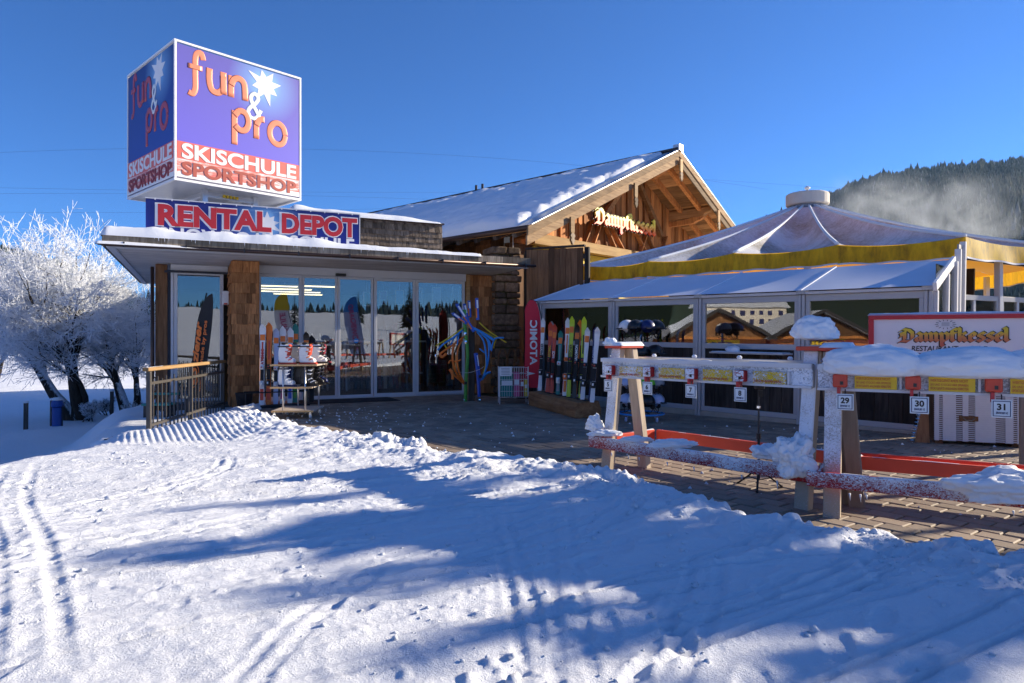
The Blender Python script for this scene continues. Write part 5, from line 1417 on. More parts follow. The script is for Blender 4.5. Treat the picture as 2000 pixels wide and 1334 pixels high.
def build_log():
    a = Vector((.52, 13.45, 0)); b = Vector((1.25, 11.15, 0)); d = (b-a); L = d.length; rz = math.atan2(d.y, d.x)
    g = thing('log_stand', 'rough hewn log trough holding a row of skis', 'log', a, rz)
    n = 14; rr = random.Random(5); vs = []; fs = []
    prof = [(-.20, .0), (.24, .0), (.27, .14), (.22, .28), (-.18, .27), (-.23, .14)]
    for k in range(n+1):
        for y, z in prof: vs.append((L*k/n+(rr.uniform(-.02, .02) if 0 < k < n else 0), y+rr.uniform(-.014, .014), max(0, z+rr.uniform(-.012, .012)) if z else 0))
    m = len(prof)
    for k in range(n):
        for i in range(m): j = (i+1) % m; fs.append((k*m+i, k*m+j, (k+1)*m+j, (k+1)*m+i))
    fs += [tuple(range(m-1, -1, -1)), tuple(n*m+i for i in range(m))]
    MB().add(vs, fs).build('log', 'log_wood', g, bevel=.012)
    MB().box(.1, L-.1, .0, .10, .275, .283).build('slot', 'matt_black', g)
    S = [(1051, 622, 'white', 'FISCHER', 'black', None, 'black', 'white ski lettered FISCHER beside the red flag', True),
         (1066, 630, 'red_paint', 'ATOMIC', 'yellow', None, 'black', 'bright red ski left of its twin in the log', True),
         (1074, 634, 'red_paint', 'RACE', 'white', None, 'dark_red', 'bright red ski with white letters in the log', True),
         (1086, 647, 'teal', None, 'white', 'grey', 'white', 'grey green ski with an orange tag in the log', True),
         (1092, 628, 'atomic_red', 'ATOMIC', 'white', None, 'black', 'dark red ski behind the grey green one', False),
         (1099, 622, 'white', None, 'black', 'orange', 'orange', 'white and orange ski left of the yellow one', True),
         (1107, 619, 'lime', 'FISCHER', 'black', None, 'black', 'tall lime yellow FISCHER ski with black letters', True),
         (1118, 634, 'black', 'SALOMON', 'white', None, 'black', 'black SALOMON ski with orange tag', True),
         (1124, 620, 'lime', None, 'black', 'black', 'black', 'yellow tipped ski behind the black one', False),
         (1134, 641, 'white', None, 'black', None, 'black', 'plain white ski with orange tag near the log end', True),
         (1143, 640, 'navy', 'SALOMON', 'pale_blue', None, 'black', 'dark navy ski lettered in pale blue between white skis', False),
         (1153, 640, 'white', None, 'black', None, 'black', 'white ski at the right end of the log', False),
         (1058, 628, 'grey', None, 'black', 'white', 'black', 'grey ski behind, left of the bright red pair', False),
         (1080, 640, 'black', None, 'white', 'red_paint', 'black', 'black ski with red stripes behind the red pair', False),
         (1112, 626, 'orange', None, 'black', 'black', 'black', 'orange ski behind, right of the tall yellow one', True),
         (1129, 648, 'black', None, 'white', 'lime', 'black', 'black and lime ski behind the plain white one', False)]
    inv = rz
    for k, (px, py, mt, wd, wm, ac, bd, lab, st) in enumerate(S):
        r = (px-1000)/1310; t = (r*a.y-a.x)/(d.x-r*d.y); p = a+d*t
        back = .10 if lab.find('behind') >= 0 or lab.find('between') >= 0 else .0
        p = p+Vector((.03+back*.7, .03+back, 0)); length = EYE+(664-py)/1310*p.y-.26
        ski(lab, (p.x, p.y, .27), length/math.cos(.09), mt, (-.08, .04 if k < 9 else .07), R(-12), st, wd, wm, ac, bd, .098, 'skis standing in the log')
build_log()

def build_pier_skis():
    S = [(511, 633, 798, 'white', 'ATOMIC', 'sign_red', 'red_paint', 'white', 'white ski with red ATOMIC lettering beside the shingled pier'),
         (524, 630, 793, 'orange', None, 'white', 'red_paint', 'black', 'red and orange ski behind the white one at the pier'),
         (538, 641, 793, 'pale_blue', None, 'white', None, 'white', 'pale blue ski third from the shingled pier'),
         (551, 637, 791, 'white', None, 'black', 'pink', 'black', 'white and pink ski fourth from the pier'),
         (566, 640, 790, 'white', None, 'black', 'blue', 'black', 'white ski partly hidden behind the boots'),
         (576, 632, 786, 'teal', None, 'white', 'green', 'black', 'teal ski behind the boot trolley'),
         (597, 648, 784, 'black', None, 'white', None, 'black', 'black ski right of the teal one'),
         (608, 655, 783, 'matt_black', None, 'white', None, 'black', 'shortest black ski at the right end of the pier row')]
    for k, (px, y1, y0, mt, wd, wm, ac, bd, lab) in enumerate(S):
        Y = 12.75+.10*k; x = (px-1000)/1310*Y; zt = EYE+(664-y1)/1310*Y
        ski(lab, (x, Y, .06), (zt-.06)/math.cos(.06), mt, (-.06, 0), R(8), True, wd, wm, ac, bd, .125, 'skis beside the shingled pier')
    s = thing('ski_stand', 'low black ski stand at the foot of the shingled pier', 'ski stand', (-4.98, 12.62, 0), R(27))
    MB().box(-.05, 1.15, 0, .32, 0, .05).build('base', 'matt_black', s, bevel=.008)
    for y in (0, .3): MB().tube([(-.03, y, .3), (1.13, y, .3)], .012, 6).build('rail', 'dark_metal', s)
    for x in (-.03, 1.13):
        for y in (0, .3): MB().tube([(x, y, .05), (x, y, .3)], .012, 6).build('upright', 'dark_metal', s)
    b = thing('black_bucket', 'black plastic bucket between pier and ski stand', 'bucket', (-5.13, 12.85, 0)); MB().lathe([(.12, 0), (.16, .28), (.165, .29), (.15, .29), (.11, .03)], 16).build('pail', 'matt_black', b, smooth=True); MB().tube([(.16, 0, .27), (.1, -.1, .2), (0, -.17, .17), (-.1, -.1, .2), (-.16, 0, .27)], .006, 5).build('handle', 'dark_metal', b)
build_pier_skis()

# ------------------------------------------------------------------ ski boots on a trolley
def boot(label, loc, rotz, shell, cuff, buckle, group):
    t = thing('ski_boot', label, 'ski boot', loc, rotz, group)
    low = [(-.10, .03), (.155, .03), (.165, .06), (.145, .095), (.07, .125), (.02, .17), (-.10, .17), (-.115, .10)]
    MB().prism(low, -.05, .05, lambda x, z, y: (x, y, z)).build('shell', shell, t, bevel=.022, seg=2)
    up = [(-.115, .12), (.035, .13), (.065, .22), (.085, .31), (.02, .33), (-.085, .335), (-.11, .24)]
    MB().prism(up, -.054, .054, lambda x, z, y: (x, y, z)).build('cuff', shell, t, bevel=.022, seg=2)
    MB().prism([(-.125, 0), (.19, 0), (.19, .022), (.16, .034), (-.11, .034), (-.125, .022)], -.035, .035, lambda x, z, y: (x, y, z)).build('sole', cuff, t, bevel=.005)
    MB().prism([(.03, .15), (.075, .15), (.105, .30), (.07, .34), (.045, .25)], -.042, .042, lambda x, z, y: (x, y, z)).build('tongue', cuff, t, bevel=.01)
    MB().lathe([(.05, .32), (.055, .35), (.048, .365), (.035, .35)], 12, (-.02, 0, 0)).build('liner', 'matt_black', t, smooth=True)
    for x, z, a in ((.105, .085, .5), (.06, .125, .6), (.05, .21, -.15), (.065, .27, -.15)):
        b = MB().beam((x-.03, -.058, z-.03*math.sin(a)), (x+.035, -.058, z+.03*math.sin(a)), .010, .016, (0, -1, 0) if False else (0, 0, 1)).build('buckle', buckle, t)
        MB().beam((x-.01, -.06, z), (x+.045, -.03, z+.012), .006, .010).build('strap', 'chrome', b)
    MB().box(-.115, .085, -.058, .058, .285, .305).build('power_strap', 'matt_black', t)
    return t
def build_trolley():
    t = thing('boot_trolley', 'three tier trolley on castors displaying ski boots', 'trolley', (-3.62, 11.05, 0), R(4))
    W, D = .68, .85
    for z, x0, x1 in ((.11, -W/2, W/2), (.50, -W/2-.02, W/2-.02), (.87, -W/2-.02, W/2+.06)):
        s = MB().box(x0, x1, 0, D, z, z+.025).build('shelf', 'laminate', t, bevel=.003); MB().box(x0, x1, -.006, -.0005, z-.002, z+.027).build('edge_strip', 'maple', s)
    for x, y in ((-.16, .04), (.20, .04), (-.10, D-.06), (.26, D-.06)): MB().tube([(x, y, .08), (x, y, .87)], .014, 8).build('post', 'aluminium', t, smooth=True)
    for x, y in ((-.30, .06), (.28, .06), (.28, D-.06), (-.30, D-.06)):
        c = MB().lathe([(.012, .075), (.012, .11)], 8, (x, y, 0)).build('castor', 'chrome', t)
        MB().tube([(x-.015, y, .038), (x+.015, y, .038)], .038, 12).build('wheel', 'white', c); MB().box(x-.022, x+.022, y-.02, y+.02, .045, .08).build('fork', 'chrome', c)
    M = t.matrix_basis
    L = [(-.13, .10, .895, 'white', 'red_paint', 'red_paint', 'white ski boot with red buckles at the left of the top shelf'), (.20, .12, .895, 'white', 'red_paint', 'orange', 'white and orange ski boot at the right of the top shelf'),
         (-.02, .40, .895, 'grey', 'black', 'chrome', 'grey ski boot behind the white ones'), (.30, .50, .895, 'white', 'black', 'chrome', 'white and black ski boot at the back of the top shelf'), (.30, .74, .895, 'black', 'red_seat', 'chrome', 'black boot at the far end of the top shelf'),
         (-.14, .12, .525, 'white', 'navy', 'chrome', 'white and navy boot on the middle shelf'), (.08, .30, .525, 'black', 'grey', 'maple', 'black boot with brass buckles on the middle shelf'), (.22, .14, .525, 'black', 'black', 'white', 'black boot with white flash on the middle shelf'),
         (.26, .48, .525, 'black', 'black', 'chrome', 'black boot third along the middle shelf'), (.27, .72, .525, 'navy', 'black', 'chrome', 'dark navy boot farthest back on the middle shelf')]
    for x, y, z, a, b, c, lab in L: boot(lab, M @ Vector((x, y, z)), R(4)+(-.25 if y < .2 else -.05), a, b, c, 'ski boots on the trolley')
    m = thing('door_mat', 'black rubber door mat before the sliding doors', 'mat', SHOP.matrix_basis @ Vector((-.55, -.55, .0)), A_ROT)
    MB().box(-.95, .95, -.42, .42, .002, .016).build('mat', 'mat_rubber', m, bevel=.004); MB().box(-1.0, 1.0, -.46, .46, .0, .008).build('rim', 'matt_black', m)
build_trolley()

# ------------------------------------------------------------------ helmets on a round stand
def helmet(label, loc, rotz, mat):
    t = thing('ski_helmet', label, 'helmet', loc, rotz, 'helmets on the round stand')
    bm = bmesh.new(); bmesh.ops.create_uvsphere(bm, u_segments=20, v_segments=12, radius=.125)
    for v in bm.verts:
        v.co.x *= 1.12
        if v.co.z < -.03: v.co.z = -.03+(v.co.z+.03)*(.55 if v.co.x < .02 else .08)
    me = bpy.data.meshes.new('shell'); bm.to_mesh(me); bm.free(); mesh_obj('shell', me, mat, t, smooth=True)
    MB().prism([(.10, -.022), (.165, -.030), (.168, -.022), (.12, .0)], -.075, .075, lambda x, z, y: (x, y, z)).build('visor', 'matt_black', t, bevel=.004)
    for s in (-1, 1):
        e = MB().lathe([(.01, -.018), (.042, -.014), (.045, .006), (.02, .014)], 10).build('ear_pad', 'matt_black', t, smooth=True); e.rotation_euler = (math.pi/2*s, 0, 0); e.location = (-.005, s*.105, -.075)
        MB().tube([(0, s*.10, -.1), (.02, s*.06, -.16), (.03, 0, -.18)], .006, 5).build('chin_strap', 'matt_black', t)
    for k in (-1, 0, 1): MB().box(-.03, .05, k*.05-.008, k*.05+.008, .112-.02*abs(k), .122-.02*abs(k)).build('vent', 'black', t)
def build_helmets():
    c = Vector((2.09, 10.85, 0)); t = thing('helmet_stand', 'round wheeled stand stacked with ski helmets', 'display stand', c)
    MB().tube([(0, 0, .1), (0, 0, 1.62)], .022, 10).build('pole', 'chrome', t, smooth=True)
    ring = [(.36*math.cos(2*math.pi*k/28), .36*math.sin(2*math.pi*k/28), .115) for k in range(29)]
    MB().tube(ring, .016, 7).build('base_ring', 'light_blue', t, smooth=True)
    for k in range(4):
        a = .6+k*math.pi/2; x, y = .34*math.cos(a), .34*math.sin(a)
        MB().tube([(0, 0, .115), (x, y, .115)], .010, 6).build('spoke', 'chrome', t); w = MB().tube([(x-.015, y, .04), (x+.015, y, .04)], .04, 12).build('castor', 'pale_blue', t); MB().box(x-.02, x+.02, y-.015, y+.015, .05, .11).build('fork', 'chrome', w)
    tiers = [(1.50, ['white', 'black', 'navy', 'black', 'grey']), (1.10, ['navy', 'black', 'black', 'black']), (.60, ['pale_blue', 'pale_blue', 'bright_green', 'grey', 'black']), (.32, ['pale_blue', 'white', 'black', 'pale_blue', 'grey'])]
    names = ['top', 'second', 'third', 'lowest']; where = ['leftmost', 'front left', 'front right', 'rightmost', 'rear']
    cn = {'white': 'white', 'black': 'black', 'navy': 'dark navy', 'grey': 'grey', 'pale_blue': 'pale blue', 'bright_green': 'bright green'}
    for ti, (z, cols) in enumerate(tiers):
        for k, m in enumerate(cols):
            a = math.pi+(k+.35)*math.pi/(len(cols)-.9)*.98
            x, y = .25*math.cos(a), .25*math.sin(a)
            helmet('%s helmet, %s on the %s tier of the round stand' % (cn[m], where[k], names[ti]), (c.x+x, c.y+y, z), a, m)
            MB().tube([(0, 0, z-.04), (x*.9, y*.9, z+.02)], .007, 5).build('arm', 'chrome', t)
build_helmets()

# ------------------------------------------------------------------ flags
def flag_panel(name, outline, y0, mat, parent, wav=.03, f=3.0, n=14, m=44):
    """cloth between a left and a right border given by outline(v) -> (x0, x1, z)"""
    def fn(u, v):
        a, b, z = outline(v); x = a+(b-a)*u
        return (x, y0+wav*math.sin(f*z+2*u)*u*(.4+.6*math.sin(math.pi*v)), z)
    return MB().grid(fn, n, m).build(name, mat, parent, smooth=True)
def build_flags():
    # red feather flag with mirrored lettering
    p = at(1046, 770, 13.75); t = thing('feather_flag', 'red feather flag with mirrored white ATOMIC lettering', 'flag', (p.x, p.y, 0), R(6))
    def ol(v):
        z = .32+v*1.80; c = math.sqrt(max(0, 1-max(0, (v-.60)/.40)**2.2))
        x1 = -.05+.17*c if v > .6 else -.05+.17*1.0; x0 = -.245+.03*math.sin(v*2.6)+(.11*max(0, (v-.86)/.14)**2)
        if v < .12: x0 += .13*(1-v/.12)*1.0
        return (x0, max(x0+.004, x1-.02*(1-v)), z)
    flag_panel('cloth', ol, 0, 'atomic_red', t, .025)
    MB().tube([(.16, .02, 0), (.155, .02, 1.2), (.13, .02, 1.75), (.05, .02, 2.08), (-.10, .02, 2.13)], .012, 7).build('pole', 'dark_metal', t, smooth=True)
    o = text('lettering', 'ATOMIC', .20, 'white', t, (-.105, -.045, .80), .002, bold=.006, width=None); o.scale = (1.18, 1, 1); o.rotation_euler = (0, math.pi/2, 0); o.location = (-.115, -.045, .80); o.scale = (-1.18, 1, 1)
    MB().prism([(-.20, .66), (-.01, .615), (-.20, .57), (-.165, .615)], -.045, -.043, lambda x, z, y: (x, y, z)).build('emblem', 'white', t)
    MB().lathe([(.18, 0), (.18, .03), (.03, .05)], 14, (.16, .02, 0)).build('base', 'dark_metal', t)
    # black and orange flag at the railing
    q = Vector((-6.03, 12.55, -.08)); z = thing('beach_flag', 'black beach flag with orange ziener lettering behind the railing', 'flag', q, R(4))
    def ol2(v):
        zz = .30+v*1.95; lean = .20*v-.01
        w = .28 if v < .62 else .28*math.sqrt(max(.0, 1-((v-.62)/.38)**2))
        left = lean-.02+.02*v; right = left+max(w, .01)
        if v > .62: left = right-w if False else left+.28-w if False else left+(.28-w)*.75; right = left+max(w, .01)
        return (left, right, zz)
    flag_panel('cloth', ol2, 0, 'matt_black', z, .012)
    MB().tube([(-.03, .02, 0), (-.02, .02, .3), (.16, .02, 1.6), (.3, .02, 2.26)], .013, 7).build('pole', 'dark_metal', z, smooth=True); MB().box(-.07, .03, -.04, .06, 0, .28).build('base', 'black', z, bevel=.01)
    tilt = -math.pi/2+math.atan2(.20, 1.95)
    o = text('lettering', 'ziener', .26, 'orange', z, (.155, -.03, .95), .002, bold=.010, shear=.3); o.rotation_euler = (0, tilt, 0); o.scale = (1.12, 1, .62)
    o = text('lettering', 'made by pros', .12, 'orange', z, (.245, -.034, .92), .002, bold=.002); o.rotation_euler = (0, tilt, 0); o.scale = (1.25, 1, .75)
    o = text('lettering', 'www.ziener.com', .045, 'orange', z, (.205, -.033, .42), .002); o.rotation_euler = (0, tilt, 0)
    rg = [(.085+.085*math.cos(a)+.03*math.sin(a), -.03, .70+.21*math.sin(a)) for a in [2*math.pi*k/24 for k in range(25)]]
    MB().tube(rg, .008, 5).build('emblem_ring', 'orange', z)
    MB().prism([(.085+.06*math.cos(a)+.02*math.sin(a), .70+.165*math.sin(a)) for a in [2*math.pi*k/16 for k in range(16)]], -.031, -.029, lambda x, zz, y: (x, y, zz)).build('emblem', 'orange', z)
    MB().prism([(.06, .60), (.10, .66), (.085, .75), (.12, .82), (.075, .76), (.085, .67)], -.034, -.032, lambda x, zz, y: (x, y, zz)).build('emblem_mark', 'matt_black', z)
build_flags()

# ------------------------------------------------------------------ wire basket and the stand of coloured tubes
def build_basket():
    p = at(1004, 790, 13.6); b = thing('wire_basket', 'white wire basket full of small goods beside the red flag', 'basket', (p.x, p.y, 0), R(6))
    w, d, z0, z1 = .58, .36, .14, .74; mb = MB()
    for k in range(13): x = -w/2+k*w/12; mb.tube([(x, 0, z0), (x, 0, z1)], .003, 4); mb.tube([(x, d, z0), (x, d, z1)], .003, 4)
    for k in range(8): y = k*d/7; mb.tube([(-w/2, y, z0), (-w/2, y, z1)], .003, 4); mb.tube([(w/2, y, z0), (w/2, y, z1)], .003, 4)
    for k in range(6):
        z = z0+k*(z1-z0)/5; mb.tube([(-w/2, 0, z), (w/2, 0, z), (w/2, d, z), (-w/2, d, z), (-w/2, 0, z)], .004, 4)
    stuff(mb.build('wire_mesh', 'white', b))
    for x in (-w/2, w/2):
        for y in (0, d): MB().tube([(x, y, 0), (x, y, z1+.02)], .007, 5).build('leg', 'white', b)
    MB().box(-w/2, -w/2+.24, -.012, -.006, z1-.17, z1+.02).build('price_card', 'white', b)
    for k in range(5): MB().box(-w/2+.03, -w/2+.2, -.014, -.0125, z1-.14+k*.03, z1-.13+k*.03).build('card_line', 'grey', b)
    for k, (x0, x1, m, h, lab) in enumerate([(-.26, -.02, 'teal', .48, 'teal packs'), (0, .12, 'pink', .5, 'pink packs'), (.13, .21, 'dark_red', .44, 'dark red packs'), (.215, .275, 'yellow', .36, 'yellow packs')]):
        g = thing('goods_box', '%s standing in the white wire basket' % lab, 'box', (p.x, p.y, z0), R(6), 'goods in the wire basket')
        MB().box(x0, x1, .03, d-.03, .01, h).build('carton', m, g, bevel=.006); MB().box(x0+.01, x1-.01, .027, .0295, h*.5, h*.7).build('label_strip', 'white', g)
    # walking-stick handles leaning on the stones behind
    for k, (px, s) in enumerate(((982, 1), (1000, 1), (1013, .9))):
        q = at(px, 780, 14.9+.1*k); st = thing('wooden_sled_runner', ['left curved wooden sled runner against the stone pillar', 'middle curved wooden sled runner against the stone pillar', 'right curved wooden sled runner behind the red flag'][k], 'sled', (q.x, q.y, 0), R(20), 'sled runners by the pillar')
        pts = [(-.1, 0, 0), (-.1, .02, .6), (-.09, .03, .95), (-.03, .04, 1.10), (.05, .04, 1.10), (.10, .03, .98), (.115, .02, .80)]
        MB().tube(pts, .022, 7).build('runner', 'log_wood', st, smooth=True); MB().beam((-.1, .02, .45), (-.02, .12, .45), .03, .02).build('cross_piece', 'log_wood', st)
build_basket()

def px_curve(pts, Y):
    """points (px, py, depth offset) to world, smoothed"""
    P = [at(x, y, Y+d) for x, y, d in pts]; out = []
    for i in range(len(P)-1):
        p0, p1, p2, p3 = P[max(i-1, 0)], P[i], P[i+1], P[min(i+2, len(P)-1)]
        for t in (0, .2, .4, .6, .8): out.append(.5*((2*p1)+(-p0+p2)*t+(2*p0-5*p1+4*p2-p3)*t*t+(-p0+3*p1-3*p2+p3)*t**3))
    return out+[P[-1]]
def build_tube_stand():
    Y = 14.2; o = at(918, 785, Y)
    t = thing('pole_stand', 'stand hung with orange, blue and yellow curved ski pole tubes', 'stand', (o.x, o.y, 0))
    L = Vector((o.x, o.y, 0)); loc = lambda pts, Y=Y: [p-L for p in px_curve(pts, Y)]
    MB().beam(at(921, 785, Y+.15)-L, at(921, 640, Y+.15)-L, .13, .12).build('column', 'dark_board', t, bevel=.006)
    for x in (908, 937): q = at(x, 782, Y)-L; w = MB().tube([(q.x-.02, q.y, .035), (q.x+.02, q.y, .035)], .035, 10).build('castor', 'chrome', t)
    for pts, m, r in [([(909, 785, 0), (910, 740, -.03), (913, 690, -.03), (908, 640, -.03), (907, 605, 0)], 'green', .038), ([(936, 775, 0), (933, 730, 0), (928, 690, 0)], 'blue', .036)]:
        MB().tube(loc(pts), r, 6).build('upright_ski', m, t)
    def sk(a, b, Y, m='blue', w=.065):
        p, q = at(*a, Y)-L, at(*b, Y)-L; d = (q-p).normalized()
        MB().beam(p, q, w, .02, (0, -1, .2)).build('upturned_ski', m, t, bevel=.008)
        MB().beam(p.lerp(q, .1)+Vector((-.02, -.014, 0)), p.lerp(q, .55)+Vector((-.02, -.014, 0)), .03, .004, (0, -1, .2)).build('ski_stripe', 'orange', t); MB().beam(p.lerp(q, .55)+Vector((.01, -.014, 0)), p.lerp(q, .93)+Vector((.01, -.014, 0)), .035, .004, (0, -1, .2)).build('ski_lettering', 'white', t)
        MB().lathe([(.032, -.008), (.032, .008)], 12, tuple(q)).build('ski_tip', m, t)
    sk((926, 648), (892, 594), Y-.05, w=.07); sk((912, 632), (884, 612), Y-.1); sk((915, 632), (907, 594), Y+.1); sk((918, 620), (916, 588), Y+.15, w=.06); sk((933, 625), (931, 583), Y+.1, w=.07); sk((937, 745), (930, 690), Y+.0, 'blue', .07)
    T = [('orange', .022, [(907, 657, 0), (890, 670, -.1), (872, 682, -.15), (858, 692, -.2)]), ('orange', .024, [(900, 663, 0), (888, 672, -.1), (884, 695, -.15), (888, 720, -.12), (897, 738, -.05), (907, 748, 0)]), ('orange', .02, [(903, 664, 0), (895, 680, -.15), (893, 705, -.2), (898, 730, -.15), (909, 752, 0)]),
         ('orange', .02, [(907, 750, 0), (895, 740, -.1), (886, 732, -.15)]), ('orange', .030, [(878, 721, -.2), (884, 730, -.2), (884, 741, -.2)]), ('orange', .016, [(900, 702, -.2), (893, 706, -.22), (880, 704, -.2), (876, 710, -.2)]), ('orange', .03, [(858, 692, -.2), (864, 697, -.2), (872, 690, -.18)]),
         ('light_blue', .020, [(904, 644, 0), (885, 660, -.15), (866, 672, -.2), (855, 684, -.2)]), ('light_blue', .016, [(896, 652, -.05), (894, 665, -.1), (893, 674, -.1)]), ('light_blue', .016, [(888, 658, -.1), (883, 668, -.12), (880, 676, -.12)]),
         ('yellow', .014, [(905, 640, 0), (880, 658, -.15), (862, 669, -.2), (851, 676, -.22)]), ('yellow', .014, [(866, 668, -.2), (869, 675, -.2), (872, 680, -.2)]),
         ('light_blue', .030, [(922, 640, 0), (940, 649, -.1), (958, 660, -.15), (966, 665, -.15)]), ('light_blue', .020, [(932, 648, -.05), (944, 665, -.1), (949, 690, -.12), (950, 715, -.1), (946, 730, -.05), (941, 742, 0)]), ('light_blue', .018, [(940, 652, -.1), (952, 664, -.15), (955, 685, -.15), (952, 712, -.1), (944, 735, 0)]),
         ('light_blue', .018, [(950, 657, -.1), (957, 670, -.15), (958, 684, -.15)]), ('light_blue', .018, [(962, 664, -.15), (972, 660, -.2), (984, 660, -.25)]), ('light_blue', .016, [(964, 666, -.15), (961, 676, -.15), (960, 686, -.15)]), ('light_blue', .026, [(942, 740, 0), (950, 730, -.1), (958, 727, -.15)]), ('light_blue', .016, [(937, 681, 0), (944, 687, -.05), (950, 690, -.1)]),
         ('yellow', .013, [(936, 630, .05), (955, 647, 0), (973, 659, -.1), (989, 669, -.15)]), ('yellow', .013, [(924, 640, .05), (948, 650, 0), (968, 660, -.1)]), ('yellow', .013, [(970, 662, -.1), (966, 670, -.1), (964, 680, -.1)]), ('yellow', .012, [(949, 695, -.05), (948, 715, -.05), (943, 730, 0)]), ('white', .003, [(898, 727, -.2), (915, 728, -.25), (935, 722, -.2), (945, 716, -.15)])]
    T = [(m, r_*1.05, p) for m, r_, p in T]
    for m, r, pts in T: MB().tube(loc(pts), r, 7).build('curved_tube', m, t, smooth=True)
    for x, y in ((909, 652), (910, 668), (909, 748), (938, 735), (852, 695)): MB().lathe([(.03, -.03), (.034, 0), (.03, .03)], 8, tuple(at(x, y, Y-.06)-L)).build('grip', 'chrome' if y < 700 else 'black', t)
    # dark skis standing inside the glass beside it
    for k, (a, b) in enumerate((((838, 640), (826, 608)), ((850, 640), (832, 600)), ((858, 640), (857, 602)), ((877, 650), (875, 586)))):
        g = thing('display_ski', ['dark ski leaning leftmost inside the glass', 'broad dark ski leaning inside the glass', 'brown round tipped ski inside the glass', 'tall dark ski upright inside the glass'][k], 'ski', at(a[0], a[1], 16.2)*1.0, 0, 'dark skis inside the window')
        q = at(b[0], b[1], 16.3)-at(a[0], a[1], 16.2); foot = Vector((-q.x*1.2, .0, -g.location.z))
        MB().beam(foot, q, .11 if k else .08, .02, (0, -1, 0)).build('body', ['matt_black', 'dark_board', 'brown_board', 'matt_black'][k], g, bevel=.006); MB().lathe([(.055, -.01), (.055, .01)], 12, tuple(q)).build('tip', ['matt_black', 'dark_board', 'brown_board', 'matt_black'][k], g)
build_tube_stand()
# ------------------------------------------------------------------ railing and the slope on the left
def build_railing():
    a = Vector((-5.25, 9.7, -.08)); b = Vector((-5.70, 13.25, -.05)); d = b-a; L = d.length; rz = math.atan2(d.y, d.x)
    t = thing('railing', 'metal railing with a wooden handrail in front of the shop corner', 'railing', a, rz)
    MB().box(-.12, L+.05, -.045, .045, .93, .985).build('handrail', 'rail_wood', t, bevel=.008)
    MB().box(-.03, .03, -.03, .03, -.35, .93).build('post', 'fence_metal', t, bevel=.004); MB().box(L-.05, L, -.03, .03, -.05, .93).build('post', 'fence_metal', t, bevel=.004); MB().box(L*.48, L*.48+.05, -.025, .025, -.05, .93).build('post', 'fence_metal', t)
    MB().box(.03, L-.05, -.02, .02, .73, .77).build('rail', 'fence_metal', t); MB().box(.03, L-.05, -.02, .02, .12, .16).build('rail', 'fence_metal', t)
    n = 21
    for k in range(n):
        x = .15+k*(L-.3)/(n-1); MB().box(x-.009, x+.009, -.009, .009, 0, .84 if k % 2 else .80).build('baluster', 'fence_metal', t)
    snow_slab('rail_snow', t, -.1, .5, -.03, .03, lambda X, Y: .985+0*X, .012, .02, .012, 3)
build_railing()
r6 = random.Random(14)
for k, (x, y, z, s, lab) in enumerate([(-5.62, 9.55, -.42, .26, 'dark snow topped rock below the railing post'), (-5.9, 9.9, -.45, .22, 'left rock in the snowy bank under the railing'), (-5.42, 9.35, -.30, .14, 'small rock at the foot of the railing'), (-5.75, 9.25, -.62, .18, 'lowest rock in the bank beside the path')]):
    rk = blob('rock', lab, (x, y, z), (s, s*.8, s*1.1), 40+k, rotz=r6.uniform(0, 3), sub=3, rough=.55, mat='rock', flat=.9, cat='rock', group='rocks in the bank', bumps=2.5)
    blob('snow_cap', '', (.02, .05, s*.75), (s*1.15, s*1.0, s*.6), 50+k, rk, sub=3, rough=.3, flat=.4)
def post(label, loc, h, w=.09, mat='post_dark'):
    t = thing('fence_post', label, 'post', loc, r6.uniform(0, 1), 'fence posts on the left')
    b = MB().hexa([(-w/2, -w/2, -.3), (w/2, -w/2, -.3), (w/2, w/2, -.3), (-w/2, w/2, -.3)], [(-w/2+.01, -w/2, h), (w/2+.01, -w/2, h), (w/2+.01, w/2, h), (-w/2+.01, w/2, h)]).build('timber', mat, t, bevel=.01)
    blob('snow_cap', '', (.01, 0, h+.01), (w*.75, w*.75, .05), 3, t, sub=2)
def gz(x, y): return float(base_height(np.array(float(x)), np.array(float(y))))
for px, Y, h, lab in [(50, 17.8, .70, 'weathered fence post nearest the left edge'), (218, 20.5, .80, 'fence post between the two frosted trees'), (101, 18.4, .72, 'dark post beside the blue bin'), (317, 22, .6, 'fence post close to the shop corner')]:
    x = (px-1000)/1310*Y; post(lab, (x, Y, gz(x, Y)), h)
def build_bin():
    Y = 18.35; x = (112-1000)/1310*Y; t = thing('waste_bin', 'blue waste bin on the snowy slope by the trees', 'bin', (x, Y, gz(x, Y)))
    MB().lathe([(.12, .0), (.125, .02), (.125, .52), (.11, .53)], 16).build('drum', 'bin_blue', t, smooth=False); MB().lathe([(.14, .54), (.15, .60), (.13, .70), (.06, .73)], 16).build('hood', 'bin_blue', t)
    blob('snow_cap', '', (0, 0, .74), (.13, .13, .06), 4, t, sub=3); MB().tube([(.13, 0, 0), (.13, 0, .6)], .02, 6).build('pole', 'dark_metal', t)
build_bin()
def build_bench():
    t = thing('bench', 'dark green bench half buried in snow behind the railing', 'bench', (-6.50, 12.2, -.15), R(4))
    for z, y in ((.25, 0), (.25, .16), (.42, .34)): MB().box(-.24, .26, y, y+.12, z, z+.04).build('slat', 'teal', t, bevel=.006)
    for x in (-.2, .16): MB().box(x, x+.06, .0, .38, 0, .25).build('leg', 'dark_metal', t)
build_bench()

